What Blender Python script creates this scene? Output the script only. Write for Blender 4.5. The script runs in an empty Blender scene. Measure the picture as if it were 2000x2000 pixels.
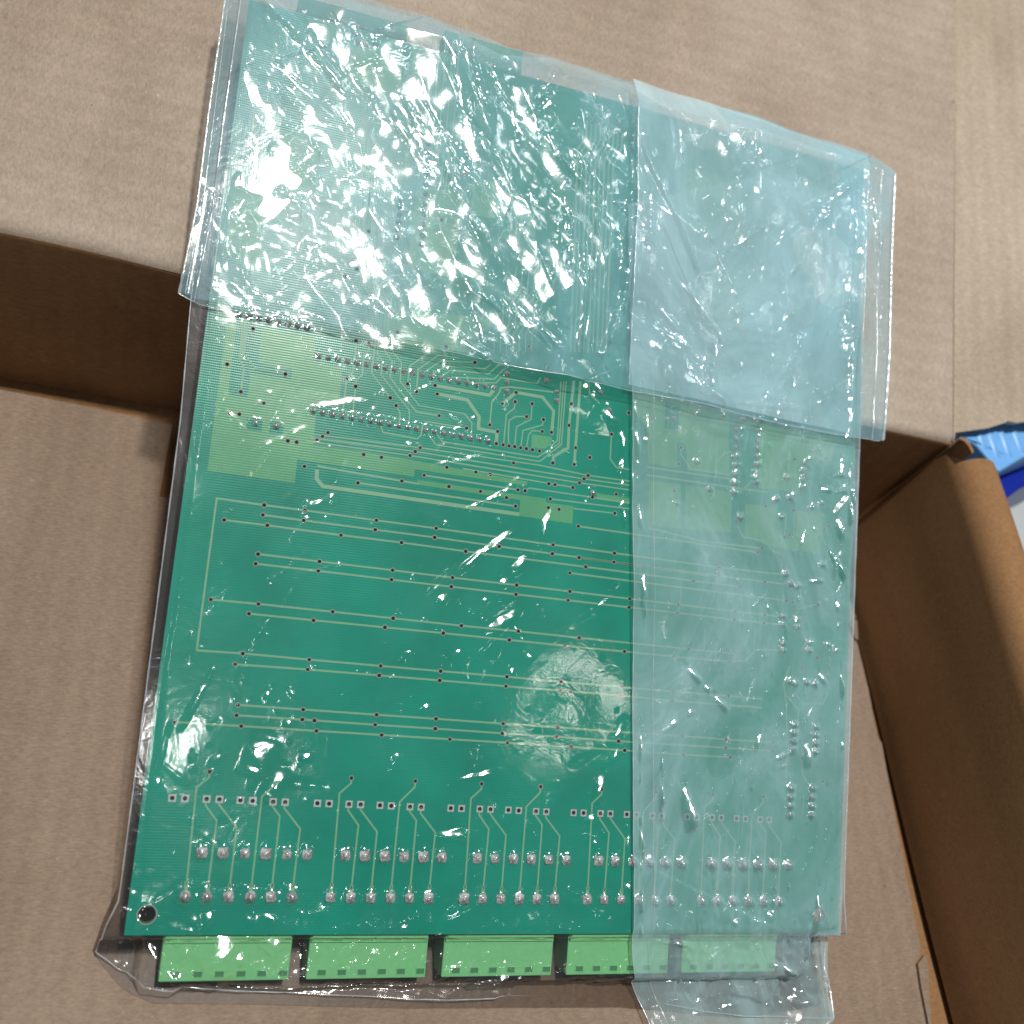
import bpy, math, random
import numpy as np
from mathutils import Vector, Matrix
from mathutils.geometry import tessellate_polygon
random.seed(7); rng = np.random.RandomState(7)
sc = bpy.context.scene; col = sc.collection
MM = 0.001

# ------------------------------------------------------------------ camera
F = 1964.85                                   # focal length in pixels of the 2000 px photograph
RB = np.array([[0.94280794, 0.12607285, 0.30857548],     # camera axes -> board axes
               [0.08429956, -0.98580464, 0.14519917],
               [0.32250081, -0.11088215, -0.94005233]])
CB = np.array([0.49327789, 71.75496444, 263.79122951])   # camera position in board axes, mm
TILT = math.atan2(.386365, .922215); ct, st = math.cos(TILT), math.sin(TILT)
RW = np.array([[1, 0, 0], [0, ct, -st], [0, st, ct]])    # board axes -> world axes (board leans on the box rim)
CW = RW @ CB; RWC = RW @ RB
cam = bpy.data.cameras.new('camera'); cam.sensor_width = 36; cam.lens = F / 2000 * 36
cam.clip_start = .01; cam.clip_end = 50
cam.dof.use_dof = True; cam.dof.aperture_fstop = 11; cam.dof.focus_distance = .272
co = bpy.data.objects.new('camera', cam); col.objects.link(co)
m = Matrix.Identity(4)
for i in range(3):
    m[i][0] = RWC[i, 0]; m[i][1] = -RWC[i, 1]; m[i][2] = -RWC[i, 2]; m[i][3] = CW[i] * MM
co.matrix_world = m; sc.camera = co

# ------------------------------------------------------------------ light and exposure
w = bpy.data.worlds.new('World'); sc.world = w; w.use_nodes = True
w.node_tree.nodes['Background'].inputs[0].default_value = (.78, .88, 1.0, 1)
w.node_tree.nodes['Background'].inputs[1].default_value = .11
def lamp(name, d, dist, size, power, color, sizey=None, at=(.1, .09, .03)):
    l = bpy.data.lights.new(name, 'AREA'); l.energy = power; l.color = color; l.size = size
    if sizey: l.shape = 'RECTANGLE'; l.size_y = sizey
    else: l.shape = 'DISK'
    o = bpy.data.objects.new(name, l); col.objects.link(o)
    d = Vector(d).normalized(); t = Vector(at); o.location = t + d * dist
    o.rotation_euler = d.to_track_quat('Z', 'Y').to_euler()
    return o
lamp('ceiling_or_added_lamp', (.03, .055, 1), 1.8, .09, 31, (1, .96, .90))
lamp('ceiling_or_added_lamp', (.025, -.476, .879), 1.8, .070, .8, (1, .98, .95), None, (.0071, .0417, .0174))
lamp('ceiling_or_added_lamp', (.386, -.388, .837), 1.8, .08, .2, (1, .96, .9), None, (.1109, .0569, .0238))
lamp('ceiling_or_added_lamp', (-.30, .02, .95), 2.0, .12, .6, (.85, .93, 1))  # this and the next two: extra lamps added for more film glints
lamp('ceiling_or_added_lamp', (.42, .30, .85), 2.0, .12, .9, (.9, .95, 1))
lamp('ceiling_or_added_lamp', (.22, .02, .97), 2.0, .09, .5, (.95, .97, 1))
lamp('ceiling_or_added_lamp', (-.1, .52, .85), 2.2, .9, 1.5, (.68, .85, 1), .5)  # large soft panel added to lay a bluish sheen on the film
for d_, c_ in (((-.12, -.22, .97), (1, .97, .92)), ((.16, .20, .96), (.92, .96, 1)), ((-.22, .26, .94), (1, .98, .95)), ((.32, .10, .94), (.9, .95, 1)), ((-.18, -.40, .90), (1, .95, .9)), ((.55, .12, .83), (.9, .95, 1)), ((-.1, .42, .90), (1, 1, 1))):
    lamp('ceiling_or_added_lamp', d_, 1.9, .055, .15, c_)  # ring of dim lamps, added only to multiply glints in the wrinkles
sc.view_settings.view_transform = 'Standard'; sc.view_settings.look = 'None'
sc.view_settings.exposure = 0; sc.view_settings.gamma = 1
sc.render.engine = 'CYCLES'
cy = sc.cycles; cy.transparent_max_bounces = 24; cy.max_bounces = 8; cy.caustics_reflective = False
cy.caustics_refractive = False; cy.sample_clamp_indirect = 4; cy.use_denoising = True

# ------------------------------------------------------------------ helpers
def ray(p): return RWC @ np.array([(p[0] - 1000) / F, (p[1] - 1000) / F, 1.0])
def rayb(p): return RB @ np.array([(p[0] - 1000) / F, (p[1] - 1000) / F, 1.0])
def onb(p, z=0.):                                  # photo point -> board x, y on board height z
    d = rayb(p); q = CB + d * (z - CB[2]) / d[2]; return (q[0], q[1])
def onz(p, z):                                     # photo point -> world point at height z (mm)
    d = ray(p); return CW + d * (z - CW[2]) / d[2]
MB = Matrix([[RW[i][j] for j in range(3)] + [0] for i in range(3)] + [[0, 0, 0, 1]])
Z3 = 2.76
OR = {'R1': (0, 0, Z3), 'R2': (650, 0, Z3), 'R3': (1300, 0, Z3), 'R4': (0, 600, Z3), 'R5': (650, 600, Z3), 'R6': (1300, 600, Z3),
      'Q1': (150, 1300, Z3), 'Q2': (750, 1300, Z3), 'Q3': (1300, 1300, Z3), 'V6': (380, 560, 4.83), 'P': (0, 0, 1), 'T2': (750, 100, 3.864), 'T1': (400, 0, 4.83)}
def px(r, p): o = OR[r]; return (o[0] + p[0] / o[2], o[1] + p[1] / o[2])
def bb(r, *pts): return [onb(px(r, p)) for p in pts]

def mesh_obj(name, verts, faces, mat, parent=None, smooth=False, matidx=None, mats=None):
    me = bpy.data.meshes.new(name)
    me.from_pydata([tuple(c * MM for c in v) for v in verts], [], faces)
    for mm_ in (mats or [mat]): me.materials.append(mm_)
    if matidx: me.polygons.foreach_set('material_index', matidx)
    if smooth: me.polygons.foreach_set('use_smooth', [True] * len(me.polygons))
    me.update()
    o = bpy.data.objects.new(name, me); col.objects.link(o)
    if parent: o.parent = parent
    return o
def empty(name, label, cat, mtx=None):
    o = bpy.data.objects.new(name, None); col.objects.link(o); o.empty_display_size = .02
    if mtx: o.matrix_world = mtx
    o['label'] = label; o['category'] = cat
    return o
def prism(poly, z0, z1, holes=()):                 # polygon (with holes) extruded between two heights
    loops = [list(poly)] + [list(h) for h in holes]
    flat = [p for l in loops for p in l]; n = len(flat)
    tris = tessellate_polygon([[Vector((p[0], p[1], 0)) for p in l] for l in loops])
    def area(t): a, b, c = (flat[i] for i in t); return (b[0]-a[0])*(c[1]-a[1]) - (b[1]-a[1])*(c[0]-a[0])
    tris = [t if area(t) > 0 else t[::-1] for t in tris]
    v = [(p[0], p[1], z1) for p in flat] + [(p[0], p[1], z0) for p in flat]
    f = [tuple(t) for t in tris] + [tuple(i + n for i in t[::-1]) for t in tris]
    k = 0
    for li, l in enumerate(loops):
        s = sum(l[i][0]*l[(i+1) % len(l)][1] - l[(i+1) % len(l)][0]*l[i][1] for i in range(len(l)))
        rev = (s < 0) != (li > 0)
        for i in range(len(l)):
            a, b = k + i, k + (i + 1) % len(l)
            f.append((a, b, b + n, a + n) if rev else (a, a + n, b + n, b))
        k += len(l)
    return v, f
def ribbon(pts, wd, z0, z1):
    L, R = [], []
    n = len(pts)
    for i in range(n):
        p = np.array(pts[i]); a = np.array(pts[max(i-1, 0)]); b = np.array(pts[min(i+1, n-1)])
        d1 = p - a if i > 0 else b - p; d2 = b - p if i < n-1 else p - a
        d1 = d1 / (np.linalg.norm(d1) + 1e-9); d2 = d2 / (np.linalg.norm(d2) + 1e-9)
        t = d1 + d2; t /= (np.linalg.norm(t) + 1e-9); nn = np.array([-t[1], t[0]])
        c = max(.4, float(np.dot(nn, [-d1[1], d1[0]])))
        L.append(p + nn * wd / 2 / c); R.append(p - nn * wd / 2 / c)
    v = []; f = []
    for l, r in zip(L, R):
        v += [(l[0], l[1], z0), (l[0]*.96+r[0]*.04, l[1]*.96+r[1]*.04, z1), (r[0]*.96+l[0]*.04, r[1]*.96+l[1]*.04, z1), (r[0], r[1], z0)]
    for i in range(n-1):
        a = 4*i; b = a + 4
        f += [(a, b, b+1, a+1)[::-1], (a+1, b+1, b+2, a+2)[::-1], (a+2, b+2, b+3, a+3)[::-1]]
    f += [(0, 1, 2, 3)[::-1], (4*n-4, 4*n-3, 4*n-2, 4*n-1)]
    return v, f
def circ(x, y, r, n=24): return [(x + r*math.cos(2*math.pi*i/n), y + r*math.sin(2*math.pi*i/n)) for i in range(n)]

# ------------------------------------------------------------------ materials
def mat(name):
    mt = bpy.data.materials.new(name); mt.use_nodes = True; nt = mt.node_tree
    return mt, nt, nt.nodes['Principled BSDF']
def N(nt, t, **kw):
    n = nt.nodes.new(t)
    for k, v in kw.items():
        if k.startswith('i_'): n.inputs[int(k[2:])].default_value = v
        else: setattr(n, k, v)
    return n
def coords(nt, scale=(1, 1, 1), rot=(0, 0, 0)):
    tc = N(nt, 'ShaderNodeTexCoord'); mp = N(nt, 'ShaderNodeMapping')
    mp.inputs['Scale'].default_value = scale; mp.inputs['Rotation'].default_value = rot
    nt.links.new(tc.outputs['Object'], mp.inputs[0]); return mp.outputs[0]
def noise(nt, vec, scale, detail=4, rough=.6, dist=0):
    n = N(nt, 'ShaderNodeTexNoise'); n.inputs['Scale'].default_value = scale; n.inputs['Detail'].default_value = detail
    n.inputs['Roughness'].default_value = rough; n.inputs['Distortion'].default_value = dist
    nt.links.new(vec, n.inputs['Vector']); return n.outputs['Fac']
def ramp(nt, fac, stops):
    r = N(nt, 'ShaderNodeValToRGB'); e = r.color_ramp.elements
    while len(e) < len(stops): e.new(.5)
    for k, (p, c) in enumerate(stops): e[k].position = p; e[k].color = (c + (1,)) if len(c) == 3 else c
    nt.links.new(fac, r.inputs[0]); return r.outputs[0]
def mixc(nt, fac, a, b, mode='MIX'):
    x = N(nt, 'ShaderNodeMix', data_type='RGBA', blend_type=mode)
    for s, val in ((0, fac), (6, a), (7, b)):
        if hasattr(val, 'is_linked'): nt.links.new(val, x.inputs[s])
        else: x.inputs[s].default_value = val if s == 0 else (tuple(val) + (1,) if len(val) == 3 else val)
    return x.outputs[2]
def mathn(nt, op, a, b=None):
    x = N(nt, 'ShaderNodeMath', operation=op)
    for s, val in ((0, a), (1, b)):
        if val is None: continue
        if hasattr(val, 'is_linked'): nt.links.new(val, x.inputs[s])
        else: x.inputs[s].default_value = val
    return x.outputs[0]
def bump(nt, h, strength, dist, normal=None):
    b = N(nt, 'ShaderNodeBump'); b.inputs['Strength'].default_value = strength; b.inputs['Distance'].default_value = dist
    nt.links.new(h, b.inputs['Height'])
    if normal: nt.links.new(normal, b.inputs['Normal'])
    return b.outputs[0]

def cardboard(name, base, seed, flute_axis=0, spec_dark=.5):
    mt, nt, p = mat(name)
    off = seed * 1.37
    v = coords(nt); vs = N(nt, 'ShaderNodeVectorMath', operation='ADD'); vs.inputs[1].default_value = (off, off*.7, off*.3)
    nt.links.new(v, vs.inputs[0]); v = vs.outputs[0]
    st_ = N(nt, 'ShaderNodeMapping'); st_.inputs['Scale'].default_value = (1, .35, 1) if flute_axis == 0 else (.35, 1, 1)
    nt.links.new(v, st_.inputs[0])
    fine = noise(nt, st_.outputs[0], 1500, 4, .75)
    mid = noise(nt, v, 520, 4, .65)
    big = noise(nt, v, 11, 4, .6, .4)
    fl = N(nt, 'ShaderNodeTexWave', bands_direction='Y' if flute_axis == 0 else 'X'); fl.inputs['Scale'].default_value = 45
    fl.inputs['Distortion'].default_value = 1.2; fl.inputs['Detail'].default_value = 1; nt.links.new(v, fl.inputs['Vector'])
    a = [c * .80 for c in base]; b = [min(1, c * 1.20) for c in base]
    c1 = ramp(nt, fine, [(.30, tuple(a)), (.5, tuple(base)), (.70, tuple(b))])
    c2 = mixc(nt, .55, c1, ramp(nt, mid, [(.3, (.84, .83, .82)), (.7, (1.12, 1.11, 1.09))]), 'MULTIPLY')
    c3 = mixc(nt, .8, c2, ramp(nt, big, [(.3, (.80, .77, .73)), (.55, (1.0, 1, 1)), (.75, (1.12, 1.14, 1.15))]), 'MULTIPLY')
    c4 = mixc(nt, .14, c3, ramp(nt, fl.outputs[0], [(0, (.7, .7, .7)), (1, (1.1, 1.1, 1.1))]), 'MULTIPLY')
    bnd = noise(nt, coords(nt, (1, .05, 1) if flute_axis else (1, .3, 1)), 48, 2, .5)
    c4 = mixc(nt, .5, c4, ramp(nt, bnd, [(.35, (.84, .82, .80)), (.6, (1.05, 1.05, 1.05))]), 'MULTIPLY')
    vo = N(nt, 'ShaderNodeTexVoronoi'); vo.inputs['Scale'].default_value = 150; nt.links.new(v, vo.inputs['Vector'])
    hs = noise(nt, v, 60, 2)
    spk = mathn(nt, 'LESS_THAN', vo.outputs['Distance'], mathn(nt, 'MULTIPLY', mathn(nt, 'SUBTRACT', hs, .52), .55))
    c5 = mixc(nt, mathn(nt, 'MULTIPLY', spk, spec_dark), c4, tuple(c*.28 for c in base))
    vl = N(nt, 'ShaderNodeTexVoronoi'); vl.inputs['Scale'].default_value = 380; nt.links.new(st_.outputs[0], vl.inputs['Vector'])
    lf = mathn(nt, 'LESS_THAN', vl.outputs['Distance'], mathn(nt, 'MULTIPLY', mathn(nt, 'SUBTRACT', mid, .5), .8))
    c6 = mixc(nt, mathn(nt, 'MULTIPLY', lf, .35), c5, tuple(min(1, c*1.7) for c in base))
    nt.links.new(c6, p.inputs['Base Color']); p.inputs['Roughness'].default_value = .85
    p.inputs['Specular IOR Level'].default_value = .25
    hgt = mathn(nt, 'ADD', mathn(nt, 'MULTIPLY', fine, .5), mathn(nt, 'MULTIPLY', mid, .8))
    n1 = bump(nt, hgt, .2, .00035)
    n2 = bump(nt, fl.outputs[0], .07, .0006, n1)
    nt.links.new(n2, p.inputs['Normal'])
    return mt
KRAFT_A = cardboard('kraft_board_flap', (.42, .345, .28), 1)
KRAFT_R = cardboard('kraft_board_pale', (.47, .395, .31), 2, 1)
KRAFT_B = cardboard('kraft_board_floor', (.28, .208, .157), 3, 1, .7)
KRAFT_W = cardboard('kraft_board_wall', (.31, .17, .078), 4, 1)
KRAFT_E = cardboard('kraft_board_edge', (.30, .21, .13), 5)

def soldermask(name, dark, light, rough, coat=True, weave=1.0, mott=.5):
    mt, nt, p = mat(name)
    v = coords(nt)
    big = noise(nt, v, 35, 4, .6, .3); fn = noise(nt, v, 2200, 2, .7)
    wv = N(nt, 'ShaderNodeTexWave', bands_direction='Y'); wv.inputs['Scale'].default_value = 470
    wv.inputs['Distortion'].default_value = .9; wv.inputs['Detail'].default_value = 2; wv.inputs['Detail Scale'].default_value = 2
    nt.links.new(v, wv.inputs['Vector'])
    wx = N(nt, 'ShaderNodeTexWave', bands_direction='X'); wx.inputs['Scale'].default_value = 620
    wx.inputs['Distortion'].default_value = 1.2; nt.links.new(v, wx.inputs['Vector'])
    c = mixc(nt, mott, dark, ramp(nt, big, [(.3, dark), (.7, light)]))
    c = mixc(nt, .35, c, ramp(nt, fn, [(.2, (.72, .72, .72)), (.8, (1.2, 1.2, 1.2))]), 'MULTIPLY')
    c = mixc(nt, .03, c, ramp(nt, wv.outputs[0], [(0, (.6, .6, .6)), (1, (1.2, 1.2, 1.2))]), 'MULTIPLY')
    nt.links.new(c, p.inputs['Base Color'])
    p.inputs['Specular IOR Level'].default_value = .28
    nt.links.new(mathn(nt, 'ADD', rough - .06, mathn(nt, 'MULTIPLY', noise(nt, v, 90, 5, .7, 1.), .12)), p.inputs['Roughness'])
    h = mathn(nt, 'ADD', mathn(nt, 'MULTIPLY', wv.outputs[0], 1.0), mathn(nt, 'MULTIPLY', wx.outputs[0], .3))
    n = bump(nt, mathn(nt, 'MULTIPLY', h, big), .42 * weave, .00005)
    n = bump(nt, fn, .15, .00004, n)
    nt.links.new(n, p.inputs['Normal'])
    return mt
MASK = soldermask('green_solder_mask', (.0, .220, .148), (.0, .31, .212), .25, mott=.9)
POUR = soldermask('mask_over_copper', (.070, .31, .150), (.105, .40, .20), .28, mott=.9)
TRACE = soldermask('mask_over_trace', (.19, .40, .25), (.24, .46, .30), .34, weave=.2)
def simple(name, c, rough, metal=0., bumpscale=0, bstr=.3, bdist=.0001, c2=None):
    mt, nt, p = mat(name)
    p.inputs['Base Color'].default_value = (*c, 1); p.inputs['Roughness'].default_value = rough; p.inputs['Metallic'].default_value = metal
    if bumpscale:
        v = coords(nt); f = noise(nt, v, bumpscale, 4, .65)
        nt.links.new(bump(nt, f, bstr, bdist), p.inputs['Normal'])
        if c2: nt.links.new(ramp(nt, f, [(.3, c), (.7, c2)]), p.inputs['Base Color'])
    return mt
SOLDER = simple('solder', (.17, .17, .17), .30, .35, 1100, 1., .0006, (.78, .78, .79))
RING = simple('tinned_ring', (.25, .30, .24), .5, .0, 2500, .4, .0001)
PADM = simple('tinned_pad', (.50, .52, .50), .4, .3, 2500, .4, .0001)
HOLE = simple('hole_shade', (.006, .009, .010), .9)
HOLE.node_tree.nodes['Principled BSDF'].inputs['Specular IOR Level'].default_value = .1
BLOCK = simple('green_terminal_plastic', (.16, .50, .20), .42, 0, 700, .15, .00008, (.19, .55, .235))
DARKG = simple('dark_green_plastic', (.02, .16, .09), .5)
SLOT = simple('slot_plastic', (.05, .20, .085), .5)
FR4E = simple('board_edge', (.12, .22, .08), .6, 0, 900, .3)
COMP = simple('dark_component', (.03, .035, .04), .5)
BLUE = simple('blue_crate_plastic', (.17, .43, .84), .38, 0, 40, .1, .001)
DBLUE = simple('deep_blue_plastic', (.003, .018, .30), .35)
TABLE = simple('pale_table', (.52, .58, .60), .6, 0, 60, .1, .001, (.6, .65, .66))

def film(name, haze, hazecol, rough, refl=1.0, rip=.16):
    mt = bpy.data.materials.new(name); mt.use_nodes = True; nt = mt.node_tree; nt.nodes.clear()
    v = coords(nt)
    out = N(nt, 'ShaderNodeOutputMaterial')
    tr = N(nt, 'ShaderNodeBsdfTransparent'); tr.inputs[0].default_value = (.985, .99, .99, 1)
    gl = N(nt, 'ShaderNodeBsdfGlossy'); gl.inputs['Roughness'].default_value = rough; gl.inputs[0].default_value = (1, 1, 1, 1)
    df = N(nt, 'ShaderNodeBsdfDiffuse'); df.inputs[0].default_value = (*hazecol, 1)
    tl = N(nt, 'ShaderNodeBsdfTranslucent'); tl.inputs[0].default_value = (*hazecol, 1)
    dd = N(nt, 'ShaderNodeMixShader', i_0=.1); nt.links.new(df.outputs[0], dd.inputs[1]); nt.links.new(tl.outputs[0], dd.inputs[2])
    # fine relief: drawn scratches along the film, pin pricks, soft ripples
    sv = coords(nt, (1, .04, 1), (0, 0, .05)); scr = noise(nt, sv, 900, 3, .7)
    rp = noise(nt, v, 110, 3, .6, .8); gr = noise(nt, v, 1400, 2, .6)
    n = bump(nt, rp, rip, .0012); n = bump(nt, scr, .10, .00012, n); n = bump(nt, gr, .12, .00006, n)
    for s in (gl, df): nt.links.new(n, s.inputs['Normal'])
    geo = N(nt, 'ShaderNodeNewGeometry')
    dt = N(nt, 'ShaderNodeVectorMath', operation='DOT_PRODUCT'); nt.links.new(geo.outputs['Incoming'], dt.inputs[0]); nt.links.new(n, dt.inputs[1])
    c = mathn(nt, 'ABSOLUTE', dt.outputs['Value'])
    g = mathn(nt, 'POWER', mathn(nt, 'SUBTRACT', 1.0, c), 4.0)
    fr = mathn(nt, 'MINIMUM', mathn(nt, 'ADD', .085 * refl, mathn(nt, 'MULTIPLY', g, .8)), .8)
    patch = noise(nt, coords(nt, (1, .6, 1), (0, 0, -.6)), 22, 5, .68, 1.6)
    hz = mathn(nt, 'MULTIPLY', ramp(nt, patch, [(.3, (.45, .45, .45)), (.48, (.85, .85, .85)), (.62, (1.3, 1.3, 1.3)), (.75, (2.2, 2.2, 2.2))]), haze)
    hz = mathn(nt, 'ADD', hz, mathn(nt, 'MULTIPLY', mathn(nt, 'SUBTRACT', 1.0, c), haze * 1.2))
    hz = mathn(nt, 'MINIMUM', mathn(nt, 'ADD', hz, mathn(nt, 'MULTIPLY', mathn(nt, 'GREATER_THAN', scr, .66), haze*.25)), .9)
    m1 = N(nt, 'ShaderNodeMixShader'); nt.links.new(hz, m1.inputs[0]); nt.links.new(tr.outputs[0], m1.inputs[1]); nt.links.new(dd.outputs[0], m1.inputs[2])
    m2 = N(nt, 'ShaderNodeMixShader'); nt.links.new(fr, m2.inputs[0]); nt.links.new(m1.outputs[0], m2.inputs[1]); nt.links.new(gl.outputs[0], m2.inputs[2])
    nt.links.new(m2.outputs[0], out.inputs[0])
    return mt
FILM0 = film('clear_film', .016, (.75, .92, 1.0), .11, .9, .08)
FILMD = film('doubled_film', .36, (.70, .92, .98), .10, .7, .08)
FILM1 = film('hazy_film', .26, (.60, .90, .96), .10, .9, .08)
FILM2 = film('crumpled_film', .14, (.44, .86, .98), .075, .75, .06)
FILMC = film('inner_film', .15, (.50, .85, .97), .12, .30, .12)
FILMB = film('back_film', .02, (.5, .5, .5), .4, .15)
FILMB.node_tree.nodes['Transparent BSDF'].inputs[0].default_value = (.60, .54, .48, 1)  # brown tint stands in for a deeper bag shadow and dark gaps
SEAM = film('film_edge', .35, (.82, .90, .97), .15, 1.6)

# ------------------------------------------------------------------ the setting and the box
ZR, ZB = 51.9, -14.4
def sheet(name, polyz, th, m_, parent, hole=()):
    """horizontal slab from world points, thickness th downward"""
    z = polyz[0][2]
    v, f = prism([(p[0], p[1]) for p in polyz], z - th, z, hole)
    return mesh_obj(name, v, f, m_, parent)
tv, tf = prism([(-2500, -2500), (2500, -2500), (2500, 2500), (-2500, 2500)], -172, -170)
t = mesh_obj('table', tv, tf, TABLE); t['kind'] = 'structure'; t['label'] = 'pale grey white surface far below the box'

box = empty('cardboard_box', 'open brown corrugated cardboard box holding the bagged circuit board', 'cardboard box')
e1 = np.array([302.5, -13., 0]); e1 /= np.linalg.norm(e1); e2 = np.array([-e1[1], e1[0], 0]); ez = np.array([0, 0, 1.])
rim0 = np.array([-53.4, 164.0, ZR]); RL = 303.5
fold_a = math.radians(19)                                         # the back flap rises away from the rim
def sweep(name, prof, a0, a1, base, ax, m_, parent, n=60, wob=0., inner=None):
    """profile [(out, up)] swept along ax from a0 to a1; slab with thickness via inner profile"""
    ax = np.array(ax, float); outd = np.array([-ax[1], ax[0], 0])
    k = len(prof); v = []; f = []
    nz = rng.randn(n+1, 3) * wob
    for i in range(n+1):
        s = a0 + (a1 - a0) * i / n
        for (o_, u_) in list(prof) + list(inner[::-1]):
            q = base + ax*s + outd*(o_ + wob*math.sin(s*.09+u_*.02)) + ez*(u_ + wob*.7*math.sin(s*.05+1+o_*.02))
            v.append(tuple(q))
    kk = len(prof) + len(inner)
    for i in range(n):
        for j in range(kk):
            a = i*kk + j; b = i*kk + (j+1) % kk
            f.append((a, b, b + kk, a + kk))
    f.append(tuple(range(kk))[::-1]); f.append(tuple(n*kk + j for j in range(kk)))
    return mesh_obj(name, v, f, m_, parent, smooth=False)
def arcprof(R, a_from, a_to, cx, cz, n=8):
    return [(cx + R*math.cos(a_from + (a_to-a_from)*i/n), cz + R*math.sin(a_from + (a_to-a_from)*i/n)) for i in range(n+1)]
# back wall: from the floor up, rounding over into the back flap
Rf = 4.0
wall_prof = [(0, -68), (0, -30), (0, -Rf)]
turn = math.pi/2 + fold_a
top_arc = arcprof(Rf, math.pi, math.pi/2 + fold_a, Rf, -Rf, 8)
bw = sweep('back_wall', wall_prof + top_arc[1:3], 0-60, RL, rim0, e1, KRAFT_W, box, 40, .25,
           inner=[(3, -68), (3, -Rf)] + [(3.4, -Rf+.5)])
# back flap as a slab starting on the fold
fl = top_arc[2:]
sx, sz = fl[-1]; L = 330
dirf = (math.cos(fold_a), math.sin(fold_a))
prof = fl + [(sx + dirf[0]*s, sz + dirf[1]*s) for s in (.5, 8, 40, 120, 220, L)]
inn = [(a + .8 if False else a + 3*math.sin(fold_a)*1.0, b - 3*math.cos(fold_a)) for a, b in prof[len(fl)-1:]]
inn = [(prof[0][0] + 2.6, prof[0][1] - .6)] + inn
bf = sweep('back_flap', prof, -60, RL - 1, rim0, e1, KRAFT_A, box, 60, .35, inner=inn)
for o in (bw, bf): o.data.polygons.foreach_set('use_smooth', [len(p.vertices) == 4 for p in o.data.polygons])
def auto(o, ang=40):
    md = o.modifiers.new('edges', 'EDGE_SPLIT'); md.split_angle = math.radians(ang)
for o in (bw, bf): auto(o)

# the second, lower flap to the right of the seam, same slope and 5 mm down
cr = rim0 + e1*RL
fn_ = e2*dirf[0] + ez*dirf[1]
def flappoint(p, drop):                     # photo point on the plane of the back flap lowered by drop
    n_ = np.cross(e1, fn_); o_ = cr - n_*drop*np.sign(n_[2]); d = ray(p)
    t_ = np.dot(o_ - CW, n_) / np.dot(d, n_); return CW + d*t_
pr = [flappoint(p, 2.5) for p in [(1862, 870), (1866, 845), (1930, 836), (1962, 826), (1968, 822), (1985, 826), (2010, 822), (2200, 806), (2250, -200), (1868, -200)]]
nrm = np.cross(e1, fn_); nrm *= np.sign(nrm[2])
vv = [tuple(p) for p in pr] + [tuple(p - nrm*3) for p in pr]; n_ = len(pr)
ff = [tuple(range(n_)), tuple(range(n_, 2*n_))[::-1]] + [(i, i+n_, (i+1) % n_+n_, (i+1) % n_) for i in range(n_)]
mesh_obj('outer_flap', vv, ff, KRAFT_R, box)
pr = [flappoint(p, 9) for p in [(1800, 800), (1900, 770), (1900, -200), (1800, -200)]]; vv = [tuple(p) for p in pr] + [tuple(p - nrm*3) for p in pr]
mesh_obj('seam_backing', vv, [(0, 1, 2, 3), (7, 6, 5, 4)] + [(i, i+4, (i+1) % 4+4, (i+1) % 4) for i in range(4)], KRAFT_W, box)  # slab added below the seam so that the gap stays dark
# side wall on the right with its own flap bending outward and down
sb = np.array([250.3, 150.5, ZR]); sax = np.array([.012, -1.0, 0]); sax /= np.linalg.norm(sax)
Rs = 9.0
arc = arcprof(Rs, math.pi, math.radians(28), Rs, -Rs, 14)
arc = [(a, b) for a, b in arc]
tail = arc[-1]; td = (math.sin(math.radians(28)), -math.cos(math.radians(28)))
sprof = [(-3.0, -70), (-2.0, -45), (-.4, -22), (0, -Rs)] + arc[1:] + [(tail[0] + td[0]*s, tail[1] + td[1]*s) for s in (3, 10, 30, 70)]
# thickness inward
sp = np.array(sprof); tg = np.gradient(sp, axis=0); tg /= np.linalg.norm(tg, axis=1)[:, None]; nrm2 = np.stack([tg[:, 1], -tg[:, 0]], 1)
sin_ = [tuple(q) for q in sp + nrm2*3.0]
def side(name, prof, inner, s0, s1, cutfun, m_):
    n = 70; v = []; f = []; kk = 2*len(prof)
    for i in range(n+1):
        for j, (o_, u_) in enumerate(list(prof) + list(inner[::-1])):
            jj = j if j < len(prof) else 2*len(prof)-1-j
            a = s0 + cutfun(jj/len(prof)); s = a + (s1 - a)*i/n
            ax = sax; od = np.array([-ax[1], ax[0], 0])
            lean = .0
            q = sb + ax*s + od*(o_ + .5*math.sin(s*.05+u_*.03)) + ez*(u_ + .5*math.sin(s*.04+2) - max(0, s)*0.0)
            v.append(tuple(q))
    for i in range(n):
        for j in range(kk):
            a = i*kk+j; b = i*kk+(j+1) % kk
            f.append((a, a+kk, b+kk, b))
    f.append(tuple(range(kk))); f.append(tuple(n*kk+j for j in range(kk))[::-1])
    o = mesh_obj(name, v, f, m_, box, smooth=True); auto(o); return o
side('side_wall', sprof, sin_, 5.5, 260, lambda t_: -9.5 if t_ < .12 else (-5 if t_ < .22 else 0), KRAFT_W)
# torn corrugated corner tab curling round between the two walls
tv = []; tf = []
cs = [(1852, 876), (1862, 866), (1874, 857), (1884, 862), (1893, 873), (1899, 886)]
for p in cs:
    q = onz(p, ZR - 1.0)
    for dz, dr in ((0, 0), (0, 1.6), (-40, 1.6), (-40, 0)):
        dq = np.array([.7, .7, 0])*dr
        tv.append(tuple(q + dq + ez*dz))
for i in range(len(cs)-1):
    for j in range(4): tf.append((4*i+j, 4*i+(j+1) % 4, 4*i+4+(j+1) % 4, 4*i+4+j))
tf += [(0, 1, 2, 3), tuple(4*len(cs)-4+j for j in range(4))[::-1]]
mesh_obj('corner_strip', tv, tf, KRAFT_W, box)

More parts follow.
